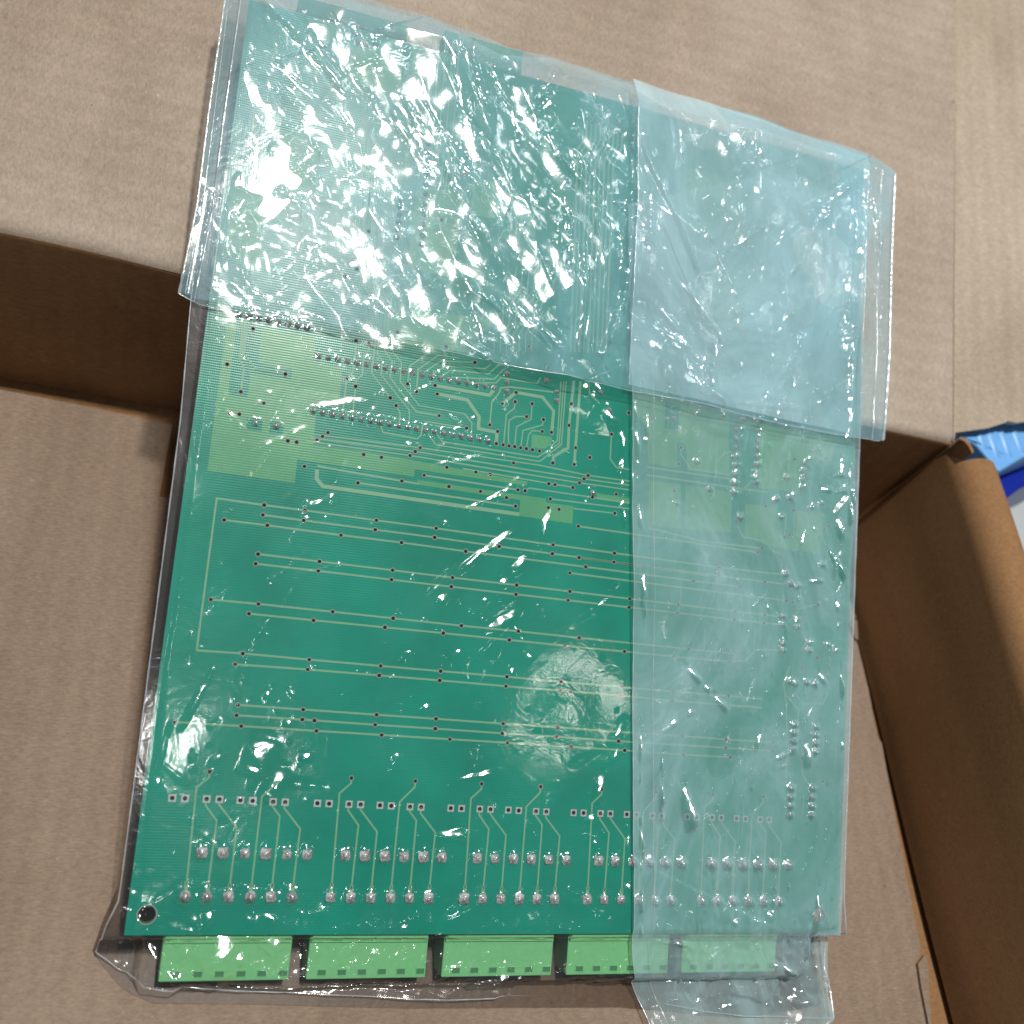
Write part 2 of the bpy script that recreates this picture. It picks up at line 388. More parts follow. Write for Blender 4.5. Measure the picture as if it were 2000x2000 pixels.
# floor flaps of the box: main panel with tabs along its right edge, slot near the back
edge_px = [(1640, 1062), (1650, 1130), (1664, 1185), (1672, 1206), (1664, 1212), (1672, 1250), (1676, 1262), (1697, 1350), (1714, 1440), (1722, 1450),
           (1738, 1540), (1768, 1700), (1798, 1850), (1797, 1868), (1788, 1878), (1792, 1895), (1812, 1960), (1830, 2080)]
right = [onz(p, ZB) for p in edge_px]
back = [onz(p, ZB) for p in [(1600, 1062), (1000, 958), (420, 845)]]
slot = [onz(p, ZB) for p in [(346, 832), (345, 900), (336, 975), (312, 970), (326, 890), (337, 830)]]
poly = [(p[0], p[1]) for p in right[::-1]]
poly = poly + [(p[0], p[1] + 0) for p in back]
poly += [(p[0], p[1]) for p in slot]
poly += [tuple(onz((150, 790), ZB)[:2]), tuple(onz((-20, 757), ZB)[:2]), tuple(onz((-250, 715), ZB)[:2]), (-150, -120), (260, -120)]
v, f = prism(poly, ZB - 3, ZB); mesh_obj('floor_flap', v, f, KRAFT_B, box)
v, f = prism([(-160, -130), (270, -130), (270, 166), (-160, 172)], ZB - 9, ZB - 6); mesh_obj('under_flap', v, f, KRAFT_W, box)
# small tab closing against the side wall, bottom right
tb = [onz(p, ZB + 1.2) for p in [(1793, 1882), (1806, 1866), (1813, 1880), (1816, 1960), (1824, 2060), (1812, 1990), (1800, 1930)]]
v, f = prism([(p[0], p[1]) for p in tb], ZB + .2, ZB + 1.2); mesh_obj('lock_tab', v, f, KRAFT_B, box)
tb = [onz(p, ZB + 1.2) for p in [(1662, 1220), (1667, 1209), (1674, 1212), (1676, 1250), (1670, 1246)]]
v, f = prism([(p[0], p[1]) for p in tb], ZB + .2, ZB + 1.2); mesh_obj('lock_tab', v, f, KRAFT_B, box)

# ------------------------------------------------------------------ blue crate behind
cz = 47.
def crate_pt(p, z=cz): return onz(p, z)
cre = empty('blue_crate', 'bright blue ribbed plastic crate behind the box at the right edge', 'crate')
tp = [crate_pt(p) for p in [(1864, 790), (2150, 690), (2150, 832), (2000, 893), (1952, 921), (1934, 899), (1906, 866), (1872, 855)]]
v, f = prism([(p[0], p[1]) for p in tp], cz - 16, cz); cb = mesh_obj('crate_body', v, f, BLUE, cre)
bv = cb.modifiers.new('round', 'BEVEL'); bv.width = .0012; bv.segments = 3; cb.data.polygons.foreach_set('use_smooth', [False]*len(f))
lo = [crate_pt(p, cz - 16) for p in [(1890, 820), (2150, 730), (2150, 880), (2000, 950), (1958, 980), (1930, 900)]]
v, f = prism([(p[0], p[1]) for p in lo], cz - 60, cz - 17); lb = mesh_obj('crate_base', v, f, DBLUE, cre)
bv = lb.modifiers.new('round', 'BEVEL'); bv.width = .0012; bv.segments = 3
for k in range(1, 11):
    a = crate_pt((1872 + k*22, 815 - k*6)); b = crate_pt((1905 + k*24, 866 + min(k, 2)*18 - max(0, k-3)*9))
    d = b - a; d /= np.linalg.norm(d); nn = np.array([-d[1], d[0], 0])*1.3
    v = []
    for p in (a, a + (b-a)*.25, b - (b-a)*.08): v += [tuple(p + nn), tuple(p + ez*.9), tuple(p - nn)]
    mesh_obj('rib', v, [(0, 1, 4, 3), (1, 2, 5, 4), (3, 4, 7, 6), (4, 5, 8, 7), (0, 2, 1), (6, 7, 8)], BLUE, cre, smooth=True)

# ------------------------------------------------------------------ circuit board
BW, BH = 200.0, 242.2
pcb = empty('circuit_board', 'green printed circuit board seen from its soldered underside inside the clear bag', 'circuit board', MB)
h1 = onb(px('Q1', (378, 1342))); h2 = onb(px('Q3', (828, 1350)))
holes = [circ(*h1, 2.05), circ(*h2, 2.05)]
v, f = prism([(0, 0), (BW, 0), (BW, BH), (0, BH)], -1.6, 0, holes)
mi = [0 if abs(sum(v[i][2] for i in q)/len(q)) < 1e-6 or len(q) == 3 else 1 for q in f]
mesh_obj('board_panel', v, f, MASK, pcb, matidx=mi, mats=[MASK, FR4E])
for h in (h1, h2):
    v, f = prism(circ(*h, 2.35), .0, .05, [circ(*h, 2.06)]); mesh_obj('hole_ring', v, f, RING, pcb)
def trace(pts, wd=.42): v, f = ribbon(pts, wd, 0, .055); mesh_obj('trace', v, f, TRACE, pcb)
def pour(poly, cuts=()): v, f = prism(poly, 0, .045, cuts); mesh_obj('copper_pour', v, f, POUR, pcb)
# via mesh, shared
def ring_mesh(name, r0, r1, z, sq=0, n=18):
    v = []; f = []; mi = []
    outer = circ(0, 0, r1, n) if not sq else [(max(-sq, min(sq, 2*sq*math.cos(2*math.pi*i/n))), max(-sq, min(sq, 2*sq*math.sin(2*math.pi*i/n)))) for i in range(n)]
    for (rr, zz) in (('o', 0), ('o', z), ('i', z), ('i', z-.015)):
        for i in range(n):
            a = 2*math.pi*i/n
            v.append((outer[i][0], outer[i][1], zz) if rr == 'o' else (r0*math.cos(a), r0*math.sin(a), zz))
    for k in range(3):
        for i in range(n): f.append((k*n+i, k*n+(i+1) % n, (k+1)*n+(i+1) % n, (k+1)*n+i)); mi.append(0 if k < 2 else 1)
    f.append(tuple(3*n+i for i in range(n))); mi.append(1)
    me = bpy.data.meshes.new(name); me.from_pydata([tuple(c*MM for c in q) for q in v], [], f)
    me.materials.append(RING if not sq else PADM); me.materials.append(HOLE); me.polygons.foreach_set('material_index', mi); me.update(); return me
VIA = ring_mesh('via', .47, .68, .09); PADH = ring_mesh('hole_pad', .54, .90, .07, .90, 16)
def inst(name, me, x, y, z=0, s=1., rot=0.):
    o = bpy.data.objects.new(name, me); col.objects.link(o); o.parent = pcb
    o.location = (x*MM, y*MM, z*MM); o.scale = (s, s, s); o.rotation_euler = (0, 0, rot); return o
vias = []
def via(x, y):
    for (a, b) in vias:
        if (a-x)**2 + (b-y)**2 < .7: return
    vias.append((x, y)); inst('via', VIA, x, y, 0, 1 + rng.uniform(-.08, .08))
def V(r, *pts):
    for p in pts: via(*onb(px(r, p)))
# solder joint meshes: lumpy domes
joints = []
def dome(name, r, h, sq, seed):
    rr = np.random.RandomState(seed); n = 14; v = []; f = []
    base = []
    for i in range(n):
        a = 2*math.pi*i/n; c_, s_ = math.cos(a), math.sin(a)
        k = 1/max(abs(c_), abs(s_)) if sq else 1
        k = min(k, 1.38); base.append((c_*k, s_*k))
    prof_ = [(1.0, 0), (1.0, .07), (.93, .20), (.72, .42), (.46, .60), (.27, .92), (.18, 1.05)] if sq else [(1.0, 0), (1.0, .06), (.88, .22), (.66, .5), (.44, .72), (.26, .96), (.18, 1.05)]
    for (q, z) in prof_:
        for i, (x, y) in enumerate(base):
            wob = 1 + rr.uniform(-.16, .16)*(z > .1)
            k = q
            v.append((x*r*k*wob, y*r*k*wob, h*z*(1+rr.uniform(-.12, .12))))
    v.append((0, 0, h*1.12))
    for k in range(len(prof_)-1):
        for i in range(n): f.append((k*n+i, k*n+(i+1) % n, (k+1)*n+(i+1) % n, (k+1)*n+i))
    t0 = (len(prof_)-1)*n
    for i in range(n): f.append((t0+i, t0+(i+1) % n, len(v)-1))
    me = bpy.data.meshes.new(name); me.from_pydata([tuple(c*MM for c in q) for q in v], [], f)
    me.materials.append(SOLDER); me.polygons.foreach_set('use_smooth', [True]*len(f)); me.update(); return me
DR = [dome('pin_joint', .85, .9, False, i) for i in range(4)]
DB = [dome('terminal_joint', 1.55, 1.7, False, 10+i) for i in range(3)]
DS = [dome('terminal_joint', 1.32, .8, True, 20+i) for i in range(4)]
def joint(x, y, kind='r'):
    D = {'r': DR, 'b': DB, 's': DS}[kind]
    me = D[rng.randint(len(D))]
    inst('solder_joint', me, x, y, .0, 1 + rng.uniform(-.1, .1), rng.uniform(-.1, .1) + (rng.randint(4)*math.pi/2))
    joints.append((x, y, {'r': .95, 'b': 1.9, 's': 1.25}[kind], {'r': .9, 'b': 1.5, 's': 1.35}[kind]))
def J(r, *pts, kind='r'):
    for p in pts: joint(*onb(px(r, p)), kind)
def seg(*parts): return [onb(px(r, p)) for r, p in parts]

# -- long bus lines with vias
lines = [
 ([('R4',(1060,1850)),('R4',(1098,1560)),('R4',(1168,1030)),('R4',(1424,1067)),('R4',(1643,1096)),('R5',(235,1149)),('R5',(557,1192)),('R5',(900,1241)),('R5',(1187,1281)),('R5',(1518,1326)),('R6',(290,1403)),('R6',(570,1435)),('R6',(640,1440))],[3,4,5,6,7,8,9,10]),
 ([('R4',(1417,1120)),('R4',(1637,1150)),('R5',(229,1200)),('R5',(549,1241)),('R5',(896,1290)),('R5',(1183,1329)),('R5',(1515,1374)),('R6',(290,1448)),('R6',(535,1480)),('R6',(640,1493))],[0,1,2,3,4,5,6,7,8]),
 ([('R4',(1208,1147)),('R4',(1441,1176)),('R4',(1838,1229)),('R5',(370,1269)),('R5',(716,1316)),('R5',(1363,1400)),('R6',(150,1475)),('R6',(402,1507))],[0,1,2,3,4,5,6,7]),
 ([('R5',(1327,1350)),('R5',(1600,1387)),('R6',(230,1448))],[0]),
 ([('R5',(1277,1433)),('R6',(0,1500)),('R6',(650,1582))],[0,2]),
 ([('R5',(1323,1181)),('R5',(1600,1220)),('R6',(495,1322))],[0,2]),
 ([('R6',(-90,1190)),('R6',(200,1262)),('R6',(520,1300))],[2]),
 ([('R4',(1391,1331)),('R4',(1722,1371)),('R5',(322,1418)),('R5',(645,1458)),('R5',(991,1498)),('R5',(1278,1532)),('R5',(1600,1572)),('R6',(70,1603)),('R6',(372,1640)),('R6',(534,1658)),('R6',(622,1667))],[0,1,2,3,4,5,6,7,8,9]),
 ([('R4',(1378,1383)),('R4',(1716,1422)),('R5',(316,1469)),('R5',(638,1507)),('R5',(987,1548)),('R5',(1268,1580)),('R5',(1596,1618)),('R6',(64,1648)),('R6',(370,1685)),('R6',(531,1702)),('R6',(622,1712))],[0,1,2,3,4,5,6,7,8,9]),
 ([('R4',(1136,1576)),('R4',(1393,1600)),('R4',(1793,1642)),('R5',(325,1677)),('R5',(693,1717)),('R5',(1000,1747)),('R5',(1328,1782)),('R6',(0,1830)),('R6',(124,1843)),('R6',(380,1868))],[0,1,2,3,4,5,6,8,9]),
 ([('R4',(1342,1652)),('R4',(1690,1688)),('R5',(281,1726)),('R5',(595,1757)),('R5',(951,1794)),('R5',(1252,1825)),('R5',(1572,1856)),('R6',(43,1883)),('R6',(346,1912)),('R6',(430,1905)),('R6',(490,1845)),('R6',(610,1850))],[0,1,2,3,4,5,6,7,8]),
 ([('R4',(1060,1850)),('R4',(1309,1867)),('R4',(1667,1900)),('Q1',(1638,2)),('Q2',(305,30)),('Q2',(662,60)),('Q2',(955,87)),('Q2',(1283,115)),('Q2',(1557,140)),('Q2',(1856,163)),('Q3',(520,180))],[1,2,3,4,5,6,7,8,9]),
 ([('Q1',(853,-7)),('Q1',(1245,21)),('Q1',(1630,53)),('Q2',(300,80)),('Q2',(657,111)),('Q2',(950,135)),('Q2',(1276,161)),('Q2',(1552,190)),('Q2',(1850,212)),('Q3',(520,228))],[0,1,2,3,4,5,6,7,8]),
 ([('Q1',(868,212)),('Q1',(1220,237)),('Q1',(1616,265)),('Q2',(280,287)),('Q2',(641,313)),('Q2',(935,333)),('Q2',(1265,357)),('Q2',(1608,380)),('Q2',(1844,398)),('Q3',(578,414))],[0,1,2,3,4,5,6,7,8,9]),
 ([('Q1',(861,268)),('Q1',(1216,291)),('Q1',(1608,319)),('Q2',(276,340)),('Q2',(638,365)),('Q2',(929,383)),('Q2',(1264,407)),('Q2',(1842,443)),('Q3',(576,461))],[0,1,2,3,4,5,6,7,8]),
 ([('Q1',(529,304)),('Q1',(886,326)),('Q1',(1292,352)),('Q1',(1643,374)),('Q2',(355,397)),('Q2',(664,416)),('Q2',(1010,438)),('Q2',(1297,457)),('Q2',(1612,480)),('Q2',(1866,494))],[0,1,2,3,4,5,6,7,8,9]),
]
for pts, vi in lines:
    b = seg(*pts); trace(b, .52)
    for k in vi: via(*b[k])
V('Q1', (1281, 296)); V('Q2', (1004, 140))

# -- the five terminal groups: template taken from one group, repeated along the board
GP = .1757*BW
tm = lambda r, *p: [np.array(q) for q in bb(r, *p)]
padh = tm('Q1', (1297,742),(1360,744),(1467,747),(1530,749),(1634,753),(1695,756),(1796,761),(1856,763))
lowj = tm('Q1', (1367,1250),(1475,1250),(1583,1250),(1690,1250),(1792,1252)) + tm('Q2', (240,1252))
lowj = [np.array((q[0], lowj[0][1])) for q in lowj]
topj = tm('Q1', (1448,1022),(1552,1028),(1660,1027),(1763,1032),(1868,1032)) + tm('Q2', (312,1035))
tmy = np.mean([q[1] for q in topj]); topj = [np.array((q[0], tmy)) for q in topj]
trs = [tm('Q1',(1480,606),(1478,635),(1416,688),(1367,1180)), tm('Q1',(1467,747),(1462,780),(1518,860),(1482,1190)),
       tm('Q1',(1530,749),(1528,775),(1618,895),(1589,1190)), tm('Q1',(1825,622),(1822,655),(1740,735),(1696,1190)),
       tm('Q1',(1796,761),(1793,785),(1830,835),(1798,1190)), tm('Q1',(1856,763),(1852,795),(1932,900),(1901,1190))]
blk = empty; gx0 = lowj[0][0]
for g in range(5):
    off = np.array(((g-1)*GP, 0))
    for k, q in enumerate(padh):
        q = q + off; inst('hole_pad', PADH, q[0], q[1], 0, 1)
    for k, q in enumerate(lowj):
        q = q + off; joint(q[0], q[1], 'b' if (g == 0 and k in (0, 1, 3, 5)) else 's')
    for q in topj: q = q + off; joint(q[0], q[1], 's')
    for k, tr_ in enumerate(trs):
        p = [q + off for q in tr_]; p[-1] = np.array((lowj[k][0] + off[0], p[-1][1]))
        trace(p + [p[-1] + np.array((0, -.6))], .48); trace([p[-1] + np.array((0, .3)), np.array((lowj[k][0] + off[0], lowj[k][1]+.6))], .95)
        if k in (0, 3): via(*p[0])
    # terminal block hanging below the board edge
    x0 = gx0 + off[0] - 3.6; x1 = lowj[5][0] + off[0] + 1.7
    tb_ = mesh_obj('terminal_block', *prism([(x0, -11.4), (x1, -11.4), (x1, 12), (x0, 12)], -17 + 5, -2.4), BLOCK, pcb)
    bv = tb_.modifiers.new('edges', 'BEVEL'); bv.width = .0003; bv.segments = 2
    mesh_obj('top_lip', *prism([(x0+.3, -2.3), (x1-.3, -2.3), (x1-.3, -.05), (x0+.3, -.05)], -2.5, -1.75), BLOCK, tb_)
    mesh_obj('top_lip', *prism([(x0+.6, -1.2), (x1-.6, -1.2), (x1-.6, -.05), (x0+.6, -.05)], -1.74, -1.2), BLOCK, tb_)
    for k in range(6):
        xx = lowj[k][0] + off[0] + .2
        v, f = prism([(xx-1.25, -10.6), (xx+1.25, -10.6), (xx+1.25, -8.9), (xx-1.25, -8.9)], -2.4, -2.25,
                     [[(xx-1.05, -10.4), (xx+1.05, -10.4), (xx+1.05, -9.1), (xx-1.05, -9.1)]])
        s_ = mesh_obj('wire_slot', v, f, BLOCK, tb_)
        nv = len(v)
        v2, f2 = prism([(xx-1.04, -10.39), (xx+1.04, -10.39), (xx+1.04, -9.11), (xx-1.04, -9.11)], -2.39, -2.36)
        me = bpy.data.meshes.new('wire_slot'); allv = v + v2
        me.from_pydata([tuple(c*MM for c in q) for q in allv], [], f + [tuple(i+nv for i in q) for q in f2])
        me.materials.append(BLOCK); me.materials.append(SLOT)
        me.polygons.foreach_set('material_index', [0]*len(f) + [1]*len(f2)); s_.data = me
# connectors at the far edge
for (a, b, yy, hh) in ((13, 44, BH, 7), (55, 79, BH, 9)):
    o = mesh_obj('edge_connector', *prism([(a, yy-12), (b, yy-12), (b, yy+hh), (a, yy+hh)], -12, -2.6), DARKG, pcb)

# -- copper pours
pour(bb('V6', (303,345),(395,355),(318,1018),(498,1045),(530,812),(908,875),(922,787),(598,722),(630,420),(572,408),(572,392),(760,410),(1143,475),(1120,708),(1397,765),(1360,1140),(1155,1125),(1117,1487),(1932,1610))
     + bb('R5', (430,825),(1048,940),(1045,962),(443,875),(437,915)) + bb('V6', (970,1630),(945,1855),(120,1735)),
     [bb('V6', (495,1235),(642,1255),(632,1368),(490,1348)), bb('V6', (712,1270),(840,1290),(828,1400),(700,1382))])
pour(bb('R5', (456,930),(1148,1032),(1148,1052),(1298,1073),(1290,1168),(1003,1125),(1010,1040),(456,957)))
pour(bb('R5', (1072,685),(1180,700),(1178,740),(1140,765),(1070,755)))
pour(bb('R5', (1422,1003),(1600,1030),(1600,1062),(1422,1035)))
pour(bb('R6', (-170,400),(340,590),(345,905),(120,880),(105,735),(62,728),(60,868),(-90,842),(-110,640),(-170,560)), [bb('R6', (0,510),(75,525),(68,665),(-5,650))])
pour(bb('R6', (-90,935),(85,955),(78,1195),(-95,1172)))
pour(bb('R6', (108,958),(355,1000),(352,1215),(102,1198)))
pour(bb('R6', (400,600),(905,720),(895,830),(770,815),(725,830),(720,1000),(500,975),(505,640),(400,630)))
pour(bb('R6', (430,1060),(595,1080),(590,1190),(640,1250),(700,1240),(708,1095),(850,1110),(835,1330),(560,1290),(425,1240)))
pour(bb('R2', (450,1000),(720,1040),(640,1500),(400,1440))); pour(bb('R2', (290,1660),(870,1720),(850,1780),(760,1800),(745,1900),(520,1880),(270,1840)))
pour(bb('R1', (1490,700),(1730,740),(1700,1010),(1460,980))); pour(bb('R1', (1250,1000),(1430,1040),(1390,1400),(1210,1380)))
pour(bb('R2', (100,250),(380,330),(350,520),(80,440))); pour(bb('R2', (760,960),(900,985),(880,1180),(740,1160)))
pour(bb('R3', (100,900),(700,1050),(670,1350),(60,1230))); pour(bb('R3', (200,1450),(500,1520),(470,1800),(170,1740)))

# -- finer traces
T = [
 ('V6', .42, (455,290),(425,690),(465,760),(437,992)), ('V6', .42, (550,330),(498,362),(465,635),(578,775),(857,825)), ('V6', .42, (520,295),(475,340),(445,690)),
 ('R5', .42, (125,180),(118,300),(108,345),(76,387),(52,572)), ('R5', .42, (195,194),(190,235),(165,262),(160,365),(128,390),(123,427),(105,592)),
 ('R5', .38, (235,140),(208,355),(310,489)), ('R5', .38, (250,150),(238,250),(268,290),(260,365),(415,560),(408,642)),
 ('R5', .38, (270,150),(268,215),(320,295),(308,380),(450,565),(573,585)), ('R5', .38, (290,150),(288,195),(370,300),(362,400),(465,530),(710,575),(750,625),(745,700)),
 ('R5', .38, (403,414),(412,320),(540,230)), ('R5', .38, (450,455),(460,335),(570,258),(680,275)), ('R5', .38, (490,352),(585,290),(766,298)),
 ('R5', .38, (530,368),(605,318),(820,332),(850,310)), ('R5', .38, (580,378),(635,340),(840,360),(895,310)), ('R5', .38, (640,378),(870,388),(920,335)), ('R5', .38, (722,408),(880,408),(905,380),(1100,412),(1120,380)),
 ('R5', 1.0, (551,422),(845,475),(872,440)), ('R5', 1.0, (563,468),(725,500),(788,590),(785,655),(885,675),(881,736)),
 ('R5', .42, (846,635),(857,510),(895,465),(905,435),(960,430),(1190,458)), ('R5', .95, (914,521),(988,460),(1130,485),(1190,560),(1178,690)),
 ('R5', .38, (983,510),(978,545),(935,580),(920,742)), ('R5', .38, (1045,590),(985,590),(950,610),(945,700),(950,748)), ('R5', .38, (1074,521),(1068,605),(990,645),(980,752)),
 ('R5', .38, (1135,606),(1130,635),(1025,665),(1012,758)), ('R5', .38, (1129,670),(1075,665),(1055,690),(1043,763)),
 ('R5', .38, (341,531),(363,570),(357,638)), ('R5', .38, (253,625),(270,675),(455,710),(475,690),(483,640),(505,617),(721,652)),
 ('R5', .85, (1300,395),(1285,521),(1273,637),(1268,760),(1190,805),(1185,840)), ('R5', .85, (1335,400),(1301,848)),
 ('R5', .38, (1245,400),(1220,735),(1105,808),(590,725),(550,672)), ('R5', .38, (1258,400),(1232,740),(1115,832),(555,742),(502,665)),
 ('R5', .38, (1230,400),(1210,720),(1180,745)), ('R5', .38, (-105,685),(471,758)), ('R5', .38, (-125,703),(444,778)), ('R5', .38, (-142,722),(416,800)),
 ('R5', .42, (471,758),(1115,852),(1376,907),(1600,938)), ('R5', .42, (444,778),(1354,926),(1600,960)), ('R5', .42, (416,800),(1330,947),(1600,985)), ('R5', .42, (700,870),(1294,972)),
 ('R5', .42, (1502,685),(1495,820),(1530,865),(1600,875)), ('R5', .5, (492,906),(998,985)), ('R5', .42, (1036,990),(1060,975),(1600,1055)), ('R5', .42, (1172,1034),(1600,1087)), ('R5', .42, (1298,1085),(1520,1111)),
 ('R5', .55, (135,947),(985,1073)), ('R5', .55, (-85,857),(372,937),(460,952)), ('R5', 1.1, (-85,875),(-88,925),(-55,965),(1005,1117)),
 ('R5', .42, (1380,405),(1385,470),(1440,520)),
 ('R6', .5, (-100,862),(370,930)), ('R6', .5, (-100,905),(560,1000)), ('R6', .42, (84,757),(80,790),(115,840),(130,870),(345,905)), ('R6', .42, (355,780),(310,790),(270,840)),
 ('R6', .42, (395,1130),(390,1190),(420,1240),(540,1260),(570,1310),(640,1340)), ('R6', .42, (640,1240),(650,1110)), ('R6', .42, (690,1240),(695,1095)), ('R6', .42, (400,1000),(470,930)),
 ('R6', .42, (660,1700),(730,1620),(820,1600)), ('R6', .42, (740,1740),(760,1800),(730,1850)),
 ('Q3', .42, (670,0),(635,100),(650,200),(655,430)), ('Q3', .42, (660,170),(715,240),(712,360)), ('Q3', .42, (700,150),(735,205),(850,205),(870,150)), ('Q3', .42, (655,470),(645,640)), ('Q3', .42, (735,500),(738,590),(770,640)), ('Q3', .42, (855,385),(845,450)),
 ('R1', .7, (1375,620),(1340,1010)), ('R1', .7, (1420,600),(1385,980)), ('R1', .7, (1465,700),(1435,970)), ('R1', .5, (1730,740),(1705,1010)), ('R1', .38, (1560,1010),(1550,1150)), ('R1', .38, (1630,1060),(1620,1200)),
 ('R2', .38, (185,740),(150,1300),(170,1380),(160,1550),(235,1640),(235,1760)), ('R2', .38, (210,900),(178,1290),(195,1370),(185,1540),(260,1640),(255,1760)), ('R2', .38, (230,800),(200,1280),(220,1360),(210,1530),(290,1640),(275,1780)),
 ('R2', .38, (262,800),(235,1230),(245,1350),(240,1530),(310,1640),(295,1790)), ('R2', .45, (200,960),(190,1240)),
]
for k in range(9):
    x = 1370 + k*24
    T.append(('R2', .42 if k % 2 else .7, (x, 650+k*8), (x-4, 745+k*6), (x-50, 800+k*12), (x-62, 1160), (x-90, 1900)))
for k in range(7):
    x = 930 + k*34
    T.append(('R2', .38, (x+60, 1440+k*10), (x+50, 1560), (x-10, 1640), (x-15, 1760-k*8), (x-60, 1800), (x-62, 1900)))
for k in range(5):
    T.append(('R2', .38, (540+k*36, 180+k*12), (500+k*36, 760), (540+k*30, 820), (520+k*30, 1000)))
for k in range(4):
    T.append(('R3', .42, (80+k*30, 780+k*6), (60+k*30, 1300), (110+k*30, 1380), (90+k*30, 1850)))
for r, wd, *p in T: trace(bb(r, *p), wd)
V('V6', (307,732),(653,1099),(333,1190),(422,1203),(880,1455),(963,1467),(1523,510),(1644,535),(1595,1583),(1763,1610),(437,992),(857,825),(552,396),(1258,1377),(1207,1413),(1155,1450),(1037,1695),(995,288))
V('R5', (372,937),(135,947),(985,1073),(492,906),(998,985),(1036,990),(615,863),(771,889),(847,902),(626,967),(796,993),(936,1027),(1162,1081),(1219,1090),(1172,1034),(1164,952),(1197,957),(1294,972),(1330,947),(1354,926),(1376,907),(1301,848),(1185,840),(1385,810),(1520,1111),(1527,1008),(974,840),(471,758),(444,778),(416,800),(76,387),(123,427),(310,489),(341,531),(403,414),(450,455),(573,585),(721,652),(766,298),(551,422),(563,468),(846,635),(888,670),(881,736),(918,742),(950,748),(980,752),(1012,758),(1043,763),(1076,769),(1114,775),(914,521),(988,460),(983,510),(1045,590),(1074,521),(1135,606),(1129,670),(1178,675),(1285,521),(1273,637),(1309,758),(1502,685),(1448,458),(1595,570),(1400,1025),(776,178),(838,180),(1057,212),(1160,328),(350,135),(612,212))
V('R2', (193,1248),(63,1490),(130,1450),(1397,622),(1445,628),(1397,662),(1440,672),(722,808),(722,850),(712,940),(585,1185),(742,1260),(1530,650),(1545,690))
V('R6', (84,757),(70,845),(160,830),(45,990),(640,1240),(690,1095),(610,1195),(668,1225),(880,1180),(855,1195),(540,1072),(685,1590),(820,1605),(818,1890),(735,1690),(695,820),(865,815))
V('Q3', (690,157),(810,165),(735,500),(855,380),(845,625),(732,14)); 
# pin rows
def row(ra, a, rb, b, n, kind='r'):
    A = np.array(onb(px(ra, a))); B = np.array(onb(px(rb, b)))
    for i in range(n): q = A + (B-A)*i/(n-1); joint(q[0], q[1], kind)
row('V6', (425,258), 'V6', (1062,388), 8); row('V6', (1170,655), 'R5', (868,434), 20); row('V6', (1120,1175), 'R5', (838,720), 20)
J('V6', (575,1290), (770,1315)); J('R5', (940,360),(940,405),(940,455),(1207,455),(1207,505)); J('R5', (1400,1000), (1445,460),(1490,555),(1150,395))
row('R6', (380,655), 'R6', (365,1000), 8); row('R6', (500,620), 'R6', (480,945), 8); row('R6', (745,840), 'R6', (735,968), 4)
J('R6', (165,835),(10,605),(45,600),(160,575),(300,590),(420,600),(800,775),(650,920),(660,1030),(590,1035),(775,1080),(830,1060),(615,1130),(230,985),(395,1135),(640,1440),(665,1492),(700,1500),(835,1390),(622,1667),(622,1712),(700,1680),(700,1720),(625,1810),(625,1850),(770,1800),(765,1850),(860,1815),(905,1850))
row('Q3', (690,318), 'Q3', (678,450), 4); row('Q3', (802,330), 'Q3', (798,462), 4); row('Q3', (672,660), 'Q3', (664,805), 4); row('Q3', (785,660), 'Q3', (778,805), 4)
J('Q3', (660,85),(690,95),(752,90),(795,98))
row('R2', (130,230), 'R2', (230,245), 3); row('R2', (520,720), 'R2', (480,1320), 12); row('R2', (370,1080), 'R2', (345,1280), 6)

# ------------------------------------------------------------------ plastic bag
bag = empty('plastic_bag', 'crumpled clear plastic bag folded over the top of the circuit board', 'plastic bag', MB)
def poly_at(P, t_):
    P = np.array(P, float); d = np.r_[0, np.cumsum(np.linalg.norm(np.diff(P, axis=0), axis=1))]; d /= d[-1]
    return np.stack([np.interp(t_, d, P[:, 0]), np.interp(t_, d, P[:, 1])], 1)
def coons(left, rightb, bottom, top, nu, nv):
    u = np.linspace(0, 1, nu); v_ = np.linspace(0, 1, nv)
    Lf, Rt = poly_at(left, v_), poly_at(rightb, v_); Bt, Tp = poly_at(bottom, u), poly_at(top, u)
    U, Vv = np.meshgrid(u, v_)
    U = U[..., None]; Vv = Vv[..., None]
    return ((1-U)*Lf[:, None] + U*Rt[:, None] + (1-Vv)*Bt[None] + Vv*Tp[None]
            - ((1-U)*(1-Vv)*Bt[0] + U*(1-Vv)*Bt[-1] + (1-U)*Vv*Tp[0] + U*Vv*Tp[-1]))
def facets(X, Y, s, G, seed, k=0.05, aniso=1.0, ang=0.):
    """crumple relief: lower envelope of randomly tilted sheets, one per jittered cell of size s"""
    r = np.random.RandomState(seed); ca, sa = math.cos(ang), math.sin(ang)
    A = (X*ca + Y*sa)/s; B = (-X*sa + Y*ca)/(s*aniso)
    ia = np.floor(A).astype(int); ib = np.floor(B).astype(int)
    M_ = 256; jx = r.rand(M_, M_); jy = r.rand(M_, M_); gx = r.randn(M_, M_)*G; gy = r.randn(M_, M_)*G; o_ = r.rand(M_, M_)
    best = np.full(X.shape, 1e9)
    for da in (-2, -1, 0, 1, 2):
        for db in (-2, -1, 0, 1, 2):
            ca_, cb_ = ia+da, ib+db; m_, n_ = ca_ % M_, cb_ % M_
            dx = (A - ca_ - jx[m_, n_]); dy = (B - cb_ - jy[m_, n_])
            hgt = s*(gx[m_, n_]*dx + gy[m_, n_]*dy*aniso*.6 + (.30*o_[m_, n_])*G*2 + (k + G*.9)*(dx*dx + dy*dy))
            best = np.minimum(best, hgt)
    return best - best.mean()
